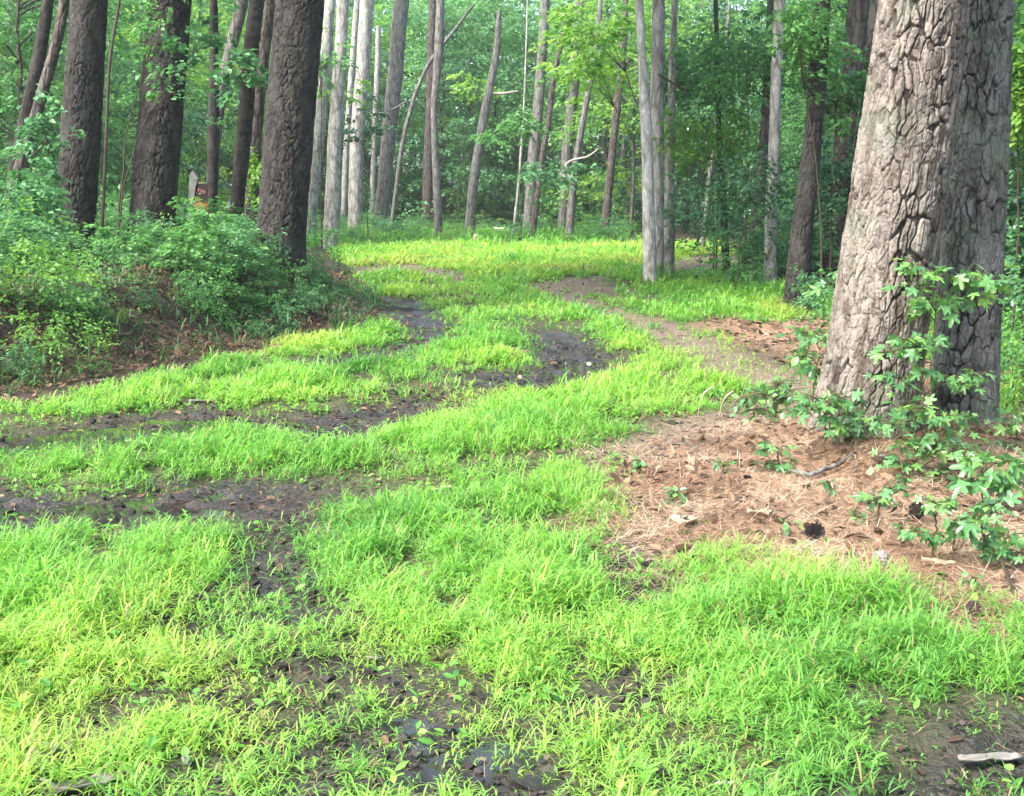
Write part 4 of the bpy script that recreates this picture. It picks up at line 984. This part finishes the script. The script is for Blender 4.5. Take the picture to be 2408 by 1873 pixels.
# pine needles
n_acc = Acc()
M_NEEDLE = plain_mat('dry_needles', (0.271, 0.179, 0.116), .7, attr=[(0, (0.080, 0.048, 0.033)), (.4, (0.244, 0.143, 0.087)), (.7, (0.379, 0.264, 0.173)), (1, (0.542, 0.485, 0.380))])
n = 170000
x = rng.uniform(.3, 4.2, n); y = np.sqrt(rng.uniform(3.6 ** 2, 9.5 ** 2, n))
k = rng.random(n) < look(B_NEEDLE, x, y) + .12 * look(B_MUD, x, y) + .04; x, y = x[k], y[k]; n = len(x)
az = rng.random(n) * 6.283; L_ = rng.uniform(.07, .16, n)
grass_leaves(n_acc, np.stack([x, y, height(x, y) + rng.random(n) * (.008 + .07 * sstep(.4, .8, fbm2(x * 3.3, y * 3.3, 73)))], -1), az, L_, rng.uniform(.0013, .0028, n), rng.normal(.04, .2, n), rng.normal(.1, .25, n), np.clip(rng.normal(.52, .22, n) + (fbm2(x * 4, y * 4, 71) - .5) * .9, 0, 1), 2)
n = 12000
x = rng.uniform(-3.5, 4.2, n); y = np.sqrt(rng.uniform(2 ** 2, 8.5 ** 2, n)); k = rng.random(n) < look(B_MUD, x, y) * .8 + look(B_SPARSE, x, y) * .4; x, y = x[k], y[k]; n = len(x)
grass_leaves(n_acc, np.stack([x, y, height(x, y) + rng.uniform(.002, .02, n)], -1), rng.random(n) * 6.283, rng.uniform(.03, .09, n), rng.uniform(.0015, .003, n), rng.normal(.04, .16, n), rng.normal(.1, .25, n), np.clip(rng.normal(.28, .2, n), 0, 1), 2)
tag(add_obj('needle_litter', n_acc.mesh('needle_litter', M_NEEDLE)), 'rust brown fallen pine needles carpeting the ground under the pines', 'needles', kind='stuff')
# dry brown straw and low weeds on the front of the left bank
w_acc = Acc(); n = 5200
x = rng.uniform(-6, -1.4, n); y = rng.uniform(7.5, 19, n)
xe = np.interp(y, [0, 8.5, 10.8, 13.7, 17, 20, 27, 35], [-4.5, -3.75, -2.85, -1.9, -2.0, -2.8, -4.9, -9])
d = xe - x; k = (d > -.25) & (d < 1.3 + .4 * rng.random(n)); x, y, d = x[k], y[k], d[k]; n = len(x); z = height(x, y)
gr = fbm2(x * 1.4, y * 1.4, 81) + .25 * rng.normal(0, 1, n) * .5
for j in range(5):
    tn = np.where(gr > .44, np.clip(rng.normal(.30, .1, n), 0, .8), rng.uniform(.88, 1, n))
    grass_leaves(w_acc, np.stack([x, y, z + .05 * j * rng.random(n)], -1), rng.random(n) * 6.283, rng.uniform(.08, .2, n), rng.uniform(.006, .018, n), np.where(gr > .44, rng.uniform(.2, 1.3, n), rng.uniform(-.1, .5, n)), rng.uniform(.5, 2, n), tn, 2)
tag(add_obj('bank_weeds', w_acc.mesh('bank_weeds', leaf_mat('bank_weed_blades', [(0.0, (.03, .085, .03)), (.4, (.06, .16, .05)), (.8, (.13, .24, .07)), (.88, (.10, .06, .04)), (1, (.20, .13, .08))], trans=.3, objvar=0))), 'dry brown straw and low weeds on the front of the left bank', 'weeds', kind='stuff')

# ------------------------------------------------------------------ hand placed saplings round the big pines
def sapling(label, Y, stem, clusters, lf=.075, tpl=STAR, mat=M_STAR, seed=1, sr=.006):
    rr = np.random.default_rng(seed)
    sp = np.array([at_depth(x, y, Y) for x, y in stem])          # top first
    sp = sp[::-1]; base = np.array([sp[0, 0], Y, gz(sp[0, 0], Y)])
    sp = np.concatenate([[base - [0, 0, .04]], sp[sp[:, 2] > base[2] + .01]]) if len(sp) else sp
    e = empty('sapling', tuple(base), label, 'sapling')
    acc, la = Acc(), Acc()
    d = np.linspace(0, len(sp) - 1, 18); C_ = np.stack([np.interp(d, np.arange(len(sp)), sp[:, c]) for c in range(3)], -1) - base
    C_[1:-1, :2] += rr.normal(0, .004, (16, 2))
    tube(acc, C_, np.linspace(sr, sr * .4, 18), 6)
    for (x, y, r, m) in clusters:
        m = int(m * 2.5 + 1)
        c = at_depth(x, y, Y) - base; rad = r * Y / FPX
        k = np.argmin(np.linalg.norm(C_ - c - [0, 0, -.05], axis=1)); b = C_[k]
        t = np.linspace(0, 1, 5)[:, None]
        if np.linalg.norm(c - b) > .03: tube(acc, b + (c - b) * t + np.array([0, 0, .02]) * np.sin(t * np.pi), sr * (.5 - .3 * t[:, 0]), 4)
        P = c + rr.normal(0, 1, (m, 3)) * [rad * .5, rad * .5, rad * .22]
        D = (P - c) * [1, 1, .3] + rr.normal(0, .4, (m, 3)) * rad; D[:, 2] -= rad * .35
        N_ = rr.normal(0, .5, (m, 3)) + [0, -.25, 1]
        L_ = lf * .92 * rr.uniform(.45, 1.4, m)
        leaves(la, P, D, N_, L_, L_ * (1.0 if tpl is STAR else .62), np.clip(rr.normal(.45, .2, m), 0, 1), tpl)
        for q in range(m):
            tube(acc, np.array([c + (P[q] - c) * .0, c * .4 + P[q] * .6 + [0, 0, .006], P[q]]), .0017, 4)
    add_obj('stem', acc.mesh('stem', M_STEM_GREEN, True), e)
    add_obj('foliage', la.mesh('foliage', mat), e)
    return e
sapling('tall star-leaved sapling climbing in front of the second scaly pine', 6.1, [(2200, 735), (2190, 850), (2193, 1000), (2196, 1130), (2200, 1240)],
        [(2150, 625, 45, 5), (2205, 640, 40, 6), (2260, 655, 45, 7), (2320, 660, 30, 6), (2165, 680, 40, 6), (2230, 715, 55, 8), (2300, 700, 50, 5), (2160, 730, 30, 4), (2210, 800, 30, 3)], seed=31)
sapling('leafy sapling tangled in the gap between the two scaly pines', 6.0, [(2175, 790), (2170, 900), (2180, 1020), (2188, 1200)],
        [(2125, 800, 40, 6), (2160, 820, 55, 10), (2090, 830, 35, 5), (2120, 890, 50, 9), (2190, 880, 40, 7), (2260, 900, 55, 8), (2150, 960, 55, 10), (2220, 980, 60, 10), (2290, 880, 35, 5), (2250, 1010, 45, 6)], lf=.062, seed=33)
sapling('bushy low sapling crowding the foot of the biggest pine', 5.75, [(2150, 930), (2150, 1030), (2160, 1180)],
        [(2105, 1000, 45, 8), (2140, 1040, 60, 12), (2060, 990, 40, 6), (2200, 1050, 60, 12), (2120, 1090, 40, 6), (2250, 1060, 40, 7), (2170, 960, 40, 8), (2200, 1110, 50, 8)], lf=.055, seed=35)
sapling('low star-leaved sapling left of the foot of the biggest pine', 6.1, [(1945, 920), (1942, 1000), (1940, 1080)],
        [(1930, 940, 45, 7), (1975, 935, 45, 7), (1990, 975, 45, 7), (2010, 1000, 40, 5), (1900, 960, 30, 4), (1960, 1010, 35, 5)], lf=.07, seed=37)
sapling('round-leaved shrubby sapling left of the biggest pine', 7.0, [(1822, 900), (1822, 960), (1825, 1030)],
        [(1760, 945, 38, 10), (1800, 930, 45, 14), (1830, 905, 40, 12), (1780, 965, 40, 10), (1845, 940, 40, 12), (1860, 920, 25, 6), (1830, 970, 40, 8)], lf=.05, tpl=OVAL, seed=39)
sapling('slender sapling rising along the left side of the biggest pine', 7.2, [(1985, 650), (1960, 760), (1935, 900), (1925, 1010)],
        [(1985, 645, 28, 5), (1955, 670, 28, 4), (2020, 670, 24, 4), (1990, 690, 24, 4), (1890, 785, 30, 6), (1930, 790, 25, 4), (1890, 830, 35, 6), (1880, 860, 30, 5), (1920, 870, 35, 5), (2010, 800, 35, 5)], lf=.065, seed=41)
sapling('broad-leaved seedling by the right edge with big drooping leaves', 5.2, [(2320, 1080), (2312, 1130), (2310, 1180)],
        [(2285, 1125, 28, 3), (2310, 1090, 40, 5), (2370, 1130, 40, 4), (2380, 1085, 35, 5), (2340, 1120, 30, 3)], lf=.085, seed=43)
sapling('small seedling on the needles below the foot of the biggest pine', 5.0, [(2075, 1150), (2070, 1180), (2066, 1210)],
        [(2120, 1125, 20, 2), (2065, 1175, 28, 5), (2125, 1155, 22, 3), (2095, 1150, 20, 3)], lf=.06, seed=45)
sapling('seedling with a reddish stem on the needles near the pine cone', 4.5, [(2195, 1190), (2200, 1230), (2198, 1260)],
        [(2200, 1185, 40, 5), (2150, 1250, 30, 5), (2180, 1260, 30, 4), (2230, 1180, 30, 4)], lf=.055, seed=47)
sapling('leafy seedling bending over at the right edge of the needles', 4.4, [(2300, 1215), (2310, 1255), (2345, 1320), (2360, 1370)],
        [(2260, 1230, 40, 6), (2300, 1215, 40, 6), (2340, 1190, 35, 4), (2375, 1265, 40, 6), (2290, 1255, 25, 3), (2400, 1300, 40, 6), (2395, 1370, 40, 7), (2330, 1290, 25, 4)], lf=.06, seed=49)
sapling('tiny single-stemmed seedling standing on the needles', 4.9, [(1856, 1235), (1856, 1260), (1856, 1300)], [(1856, 1232, 18, 4)], lf=.04, tpl=OVAL, seed=51)
sapling('yellowish seedling at the left edge of the needle carpet', 5.9, [(1825, 1060), (1830, 1085), (1850, 1120)], [(1830, 1055, 25, 4), (1815, 1085, 28, 5), (1800, 1040, 20, 3)], lf=.06, seed=53)
sapling('bright weed shoot on the bare needles by the rut', 5.4, [(1588, 1165), (1588, 1180), (1586, 1205)], [(1588, 1160, 18, 8), (1586, 1180, 18, 8)], lf=.035, tpl=OVAL, seed=55)

sapling('leafy seedling patch left of the biggest pine trunk', 6.6, [(1935, 800), (1915, 900), (1905, 1000)],
        [(1905, 800, 30, 6), (1890, 840, 30, 6), (1930, 870, 40, 8), (1960, 900, 35, 7), (1880, 930, 30, 6), (1920, 960, 40, 8)], lf=.055, tpl=OVAL, seed=57)
sapling('broad-leaved seedlings right of the second pine foot', 6.3, [(2390, 1000), (2392, 1050), (2395, 1090)],
        [(2370, 1000, 40, 7), (2405, 980, 40, 7), (2360, 1050, 35, 6), (2400, 1060, 40, 6)], lf=.07, seed=59)
for k, (sx, sy, w) in enumerate([(1700, 1130, 18), (1950, 1180, 20), (2240, 1290, 22), (2330, 1230, 20), (2010, 1240, 16), (2290, 1400, 18), (2120, 1290, 22), (1500, 1120, 16)]):
    p = on_ground(sx, sy)
    sapling('tiny green seedling sprouting from the needle carpet', p[1], [(sx, sy - 2.2 * w), (sx + 3, sy - w), (sx, sy)], [(sx, sy - 2.2 * w, w, 4), (sx + w * .5, sy - 1.4 * w, w * .8, 2)], lf=.035, tpl=OVAL, seed=70 + k)['group'] = 'tiny seedlings on the needles'

# ------------------------------------------------------------------ pine cones
def cone_mesh(seed):
    rr = np.random.default_rng(seed); acc = Acc()
    z = np.linspace(0, 1, 9); tube(acc, np.stack([0 * z, 0 * z, z * .075], -1), .012 * np.sin(np.pi * (z * .9 + .08)) + .003, 8, .2)
    n = 76; k = np.arange(n); t = k / n; a = k * 2.39996; r = .012 * np.sin(np.pi * (t * .85 + .1))
    P = np.stack([np.cos(a) * r, np.sin(a) * r, .004 + t * .07], -1)
    D = np.stack([np.cos(a), np.sin(a), .25 + .8 * t], -1); N_ = np.stack([-np.cos(a) * .5, -np.sin(a) * .5, np.ones(n)], -1)
    L_ = .026 * np.sin(np.pi * (t * .75 + .18))
    for dz, ti in ((0, .35), (-.0022, .8)):
        leaves(acc, P + np.array([0, 0, dz]), D, N_, L_, L_ * .8, ti + rr.normal(0, .1, n), OVAL)
    return acc.mesh('pine_cone', plain_mat('cone_scales', (.1, .08, .07), .7, attr=[(0, (.035, .027, .025)), (.5, (.10, .08, .075)), (1, (.34, .30, .30))]))
CM = cone_mesh(3)
for k, (sx, sy, s, rot, lab) in enumerate([(1896, 1250, 1.15, (1.35, .2, .6), 'pale grey pine cone lying on the needles left of the others'),
      (2058, 1322, 1.05, (1.2, .4, 2.2), 'dark pine cone lying at the grass edge of the needles'),
      (2147, 1226, 1.15, (.25, .1, 1.0), 'dark pine cone standing upright among the seedlings'),
      (2092, 1372, .85, (1.5, .1, 4.2), 'small flattened pine cone just above the bright grass'),
      (2308, 1425, .8, (1.45, .3, 5.0), 'small dark pine cone near the right edge of the grass')]):
    p = on_ground(sx, sy, .03); o = add_obj('pine_cone', CM, loc=(p[0], p[1], gz(p[0], p[1]) + .022)); o.rotation_euler = rot; o.scale = (s, s, s)
    tag(o, lab, 'pine cone', 'pine cones on the needles')

# ------------------------------------------------------------------ sticks, bark scraps and dead leaves
def stick(name, pxs, w, label, mat, cat, lift=.012, flat=1.0):
    p = np.array([on_ground(x, y) for x, y in pxs]); d = np.linspace(0, len(p) - 1, 16)
    p = np.stack([np.interp(d, np.arange(len(p)), p[:, c]) for c in range(3)], -1); p[:, 2] = height(p[:, 0], p[:, 1]) + lift
    base = p[0].copy(); r = w / 2 * base[1] / FPX
    acc = Acc(); rr = np.random.default_rng(int(pxs[0][0])); q = p - base; q[1:-1] += rr.normal(0, r * .25, (14, 3))
    tube(acc, q, r * np.interp(np.arange(16), [0, 3, 12, 15], [.6, 1, .9, .45]) * rr.uniform(.85, 1.15, 16), 7)
    o = add_obj(name, acc.mesh(name, mat, True), loc=tuple(base))
    return tag(o, label, cat)
stick('stick', [(1652, 1834), (1700, 1840), (1765, 1848)], 9, 'pale bare stick lying at the bottom edge of the grass', M_DEADWOOD, 'stick')
stick('stick', [(1480, 1820), (1560, 1812), (1640, 1814)], 6, 'thin dark stick on the mud above the pale stick', M_TWIG, 'stick')
stick('stick', [(95, 1845), (130, 1840), (190, 1830), (240, 1815), (312, 1798)], 14, 'weathered grey stick in the bottom left corner', M_DEADWOOD, 'stick')
stick('stick', [(1790, 1262), (1840, 1262), (1890, 1260)], 4, 'thin twig lying on the needles below the pale bark curl', M_TWIG, 'stick')
stick('stick', [(2200, 1140), (2260, 1150), (2300, 1160), (2408, 1165)], 7, 'long brown stick on the needles behind the right seedlings', M_TWIG, 'stick')
stick('stick', [(1860, 1140), (1900, 1150), (1960, 1135), (2010, 1120)], 12, 'mossy fallen branch at the foot of the biggest pine', M_BARK_GREY, 'branch', .03)
stick('stick', [(2330, 1290), (2350, 1340), (2366, 1390), (2375, 1420)], 8, 'dark twig leaning at the right edge of the needles', M_TWIG, 'stick', .05)
stick('stick', [(1320, 566), (1400, 572)], 7, 'pale fallen log behind the verge under the dark trees', M_DEADWOOD, 'log', .15)
stick('stick', [(1158, 552), (1195, 560)], 7, 'short pale log fallen in the shade beyond the verge', M_DEADWOOD, 'log', .2)
def scrap(name, sx, sy, L, W, rz, label, seed, mat, curl=1.0, cat='bark piece'):
    rr = np.random.default_rng(seed); nu, nv = 14, 6
    u, v = np.meshgrid(np.linspace(-.5, .5, nu), np.linspace(-.5, .5, nv), indexing='ij')
    wv = W * (1 - .5 * (2 * np.abs(u)) ** 2.5) * (1 + .35 * (noise2(u * 6 + seed, v * 0, 3) - .5))
    X = u * L; Yv = v * wv; Z = curl * (v ** 2) * W * 1.2 + .12 * L * (u * curl) ** 2 + (fbm2(u * 5 + seed, v * 4, 9) - .5) * .02
    top = np.stack([X, Yv, Z + .006], -1).reshape(-1, 3); bot = top - [0, 0, .005]
    i, j = np.meshgrid(np.arange(nu - 1), np.arange(nv - 1), indexing='ij'); a = (i * nv + j).ravel()
    Q = np.stack([a, a + nv, a + nv + 1, a + 1], -1); Q2 = Q[:, ::-1] + nu * nv
    rim = [k for k in range(nv)] + [i * nv + nv - 1 for i in range(1, nu)] + [(nu - 1) * nv + k for k in range(nv - 2, -1, -1)] + [i * nv for i in range(nu - 2, 0, -1)]
    rim = np.array(rim); nx_ = np.roll(rim, -1); Q3 = np.stack([rim, nx_, nx_ + nu * nv, rim + nu * nv], -1)
    acc = Acc(); acc.add(np.concatenate([top, bot]), np.concatenate([Q, Q2, Q3]))
    p = on_ground(sx, sy); o = add_obj(name, acc.mesh(name, mat, True), loc=(p[0], p[1], gz(p[0], p[1]) + .012)); o.rotation_euler = (rr.normal(0, .12), rr.normal(0, .1), rz)
    return tag(o, label, cat)
M_SCRAP = plain_mat('pale_bark_scrap', (0.152, 0.143, 0.129), .8, .35, 25)
M_SCRAP2 = plain_mat('tan_dead_leaf', (0.350, 0.266, 0.189), .8, .3, 30)
scrap('bark_piece', 95, 1775, .10, .05, .4, 'crumpled pale bark flake at the left edge of the mud', 3, M_SCRAP)
scrap('bark_piece', 150, 1762, .08, .035, 1.9, 'small upright bark flake beside the crumpled one', 4, M_SCRAP, 1.6)
scrap('bark_piece', 190, 1835, .17, .05, .25, 'long pale bark slab under the grass in the bottom left corner', 5, M_SCRAP, .5)
scrap('bark_piece', 1790, 1222, .16, .035, .5, 'curled pale bark strip on the needles', 6, M_SCRAP2, 1.3)
scrap('bark_piece', 2205, 1335, .12, .03, -.3, 'pale curved bark chip on the needles right of the cones', 7, M_SCRAP2, 1.3)
scrap('dead_leaf', 1447, 1190, .05, .03, 1.0, 'whitish scrap in the dark gap beside the needle carpet', 8, M_SCRAP, 1.0, 'dead leaf')
scrap('dead_leaf', 1050, 1152, .05, .03, .3, 'pale dead leaf lying on the strip before the tall grass', 9, M_SCRAP2, .8, 'dead leaf')
scrap('dead_leaf', 1620, 1240, .10, .07, .8, 'large tan dead leaf left of the needle carpet', 10, M_SCRAP2, .8, 'dead leaf')
scrap('dead_leaf', 880, 1535, .045, .02, .2, 'white chip in the muddy track before the tall grass', 12, M_SCRAP, .5, 'dead leaf')
scrap('dead_leaf', 438, 1795, .04, .02, 2.2, 'small white chip among the grass near the bottom left', 13, M_SCRAP, .6, 'dead leaf')
scrap('dead_leaf', 1485, 1780, .05, .04, 2.6, 'rounded pale chip on the wet mud at the bottom', 14, M_SCRAP, .9, 'dead leaf')
scrap('bark_piece', 2330, 1768, .15, .07, -.12, 'flat pale sheet standing in for a sandy, reflecting streak of wet mud in the bottom right corner', 15, M_SCRAP, .25)  # pale sheet in place of the reflecting streak on sandy wet mud
scrap('dead_leaf', 2030, 1110, .07, .05, .8, 'pale yellow leaf on the needles at the foot of the biggest pine', 16, M_SCRAP2, .8, 'dead leaf')
scrap('dead_leaf', 2075, 1125, .10, .06, 2.0, 'grey-brown curled leaf at the foot of the biggest pine', 17, M_SCRAP, 1.0, 'dead leaf')
scrap('stone', 245, 902, .09, .06, .4, 'whitish lump in the dark ground below the left bank', 18, M_SCRAP, .9, 'stone')
scrap('bark_piece', 480, 945, .20, .09, .5, 'grey bark heap in the far rut', 19, M_SCRAP, .6)

# ------------------------------------------------------------------ sign and stake on the left, yellow stake far off
Ys = 17.7
def panel(px4, depth, thick, parent, base, name, mat):
    p = np.array([at_depth(x, y, depth) for x, y in px4]) - base
    V = np.concatenate([p, p + [0, thick, 0]])
    acc = Acc(); acc.add(V, [[0, 1, 2, 3], [7, 6, 5, 4], [0, 4, 5, 1], [1, 5, 6, 2], [2, 6, 7, 3], [3, 7, 4, 0]])
    return add_obj(name, acc.mesh(name, mat), parent)
sb = at_depth(470, 500, Ys)
sg = empty('sign', tuple(sb), 'small maroon sign with orange stripes nailed low on the forked dark tree', 'sign')
bd = panel([(458, 496), (487, 497), (489, 430), (463, 428)], Ys, .02, sg, sb, 'board', plain_mat('maroon_paint', (.020, .011, .014), .7, .3))
M_OR = plain_mat('orange_paint', (.26, .055, .03), .6, .3)
panel([(457.5, 489), (487.5, 490), (487.8, 478), (458.6, 476)], Ys - .004, .004, bd, sb, 'orange_stripe', M_OR)
panel([(455, 495), (484, 497), (484, 490.5), (455.5, 489.5)], Ys - .006, .006, bd, sb, 'yellow_edge', plain_mat('yellow_paint', (.24, .17, .06), .6, .3))
panel([(461.5, 447), (483, 457), (484, 450), (462, 441)], Ys - .004, .004, bd, sb, 'red_slash', plain_mat('faded_red_paint', (.16, .06, .06), .6, .3))
panel([(463, 433), (487, 433), (487, 429), (463, 428)], Ys - .004, .004, bd, sb, 'tan_edge', plain_mat('tan_edge_paint', (.14, .13, .08), .6, .3))
kb = at_depth(446, 540, 17.4)
acc = Acc()
fr = np.array([at_depth(x, y, 17.4) for x, y in [(443, 560), (451, 560), (453, 505), (458, 492), (460, 440), (466, 420), (458, 408), (452, 401), (447, 410), (445, 420), (442, 490)]]) - kb
m = len(fr); V = np.concatenate([fr, fr + [0, .05, 0]])
T = [[0, k, k + 1] for k in range(1, m - 1)]; T2 = [[m, m + k + 1, m + k] for k in range(1, m - 1)]
acc.add(V, [[k, k + m, (k + 1) % m + m, (k + 1) % m] for k in range(m)], T + T2)
tag(add_obj('wooden_stake', acc.mesh('wooden_stake', plain_mat('weathered_stake', (.15, .16, .15), .8, .35, 14)), loc=tuple(kb)), 'weathered pale wooden stake with a pointed top left of the maroon sign', 'stake')
yb = on_ground(1117, 578); acc = Acc()
z = np.linspace(-.1, .34, 8); tube(acc, np.stack([.02 * np.sin(z * 5), 0 * z, z], -1), .060 + .012 * np.sin(z * 9), 9)
tag(add_obj('stump', acc.mesh('stump', plain_mat('yellowish_cut_wood', (.34, .30, .17), .7, .3), True), loc=(yb[0], yb[1], gz(yb[0], yb[1]))), 'small pale yellow stump at the forest edge beyond the bend', 'stump')

# seed heads over the grass by the path
M_STRAW = plain_mat('straw_stem', (0.350, 0.336, 0.196), .6, .2)
for k, (px, lab) in enumerate([([(1640, 985), (1645, 950), (1655, 925), (1678, 908)], 'arching pale seed head at the grass edge, the left one'), ([(1690, 985), (1697, 950), (1708, 932), (1724, 920)], 'arching pale seed head at the grass edge, the right one')]):
    Y = on_ground(*px[0])[1]; p = np.array([at_depth(x, y, Y) for x, y in px]); base = p[0].copy(); base[2] = gz(base[0], base[1]); p[0] = base - [0, 0, .02]
    acc = Acc(); d = np.linspace(0, 3, 14); q = np.stack([np.interp(d, np.arange(4), p[:, c]) for c in range(3)], -1) - base
    tube(acc, q, np.interp(d, [0, 1.5, 2.2, 3], [.002, .002, .007, .003]), 5)
    tag(add_obj('grass_stalk', acc.mesh('grass_stalk', M_STRAW, True), loc=tuple(base)), lab, 'grass stalk')
# ------------------------------------------------------------------ moist air under the trees
hm = bpy.data.materials.new('moist_air'); hm.use_nodes = True
hn = hm.node_tree; hn.nodes.clear()
ho = hn.nodes.new('ShaderNodeOutputMaterial'); hv = hn.nodes.new('ShaderNodeVolumePrincipled')
hv.inputs['Color'].default_value = (.86, .95, .93, 1); hv.inputs['Density'].default_value = HAZE; hv.inputs['Anisotropy'].default_value = .2
hn.links.new(hv.outputs[0], ho.inputs['Volume'])
acc = Acc()
x0, x1, y0, y1, z0, z1 = -290, 290, -80, 430, -3, 30
acc.add([[x, y, z] for z in (z0, z1) for y in (y0, y1) for x in (x0, x1)], [[0, 2, 3, 1], [4, 5, 7, 6], [0, 1, 5, 4], [2, 6, 7, 3], [0, 4, 6, 2], [1, 3, 7, 5]])
tag(add_obj('haze', acc.mesh('haze', hm)), kind='stuff')
print('background trees', NB, 'grass verts', g_acc.n)
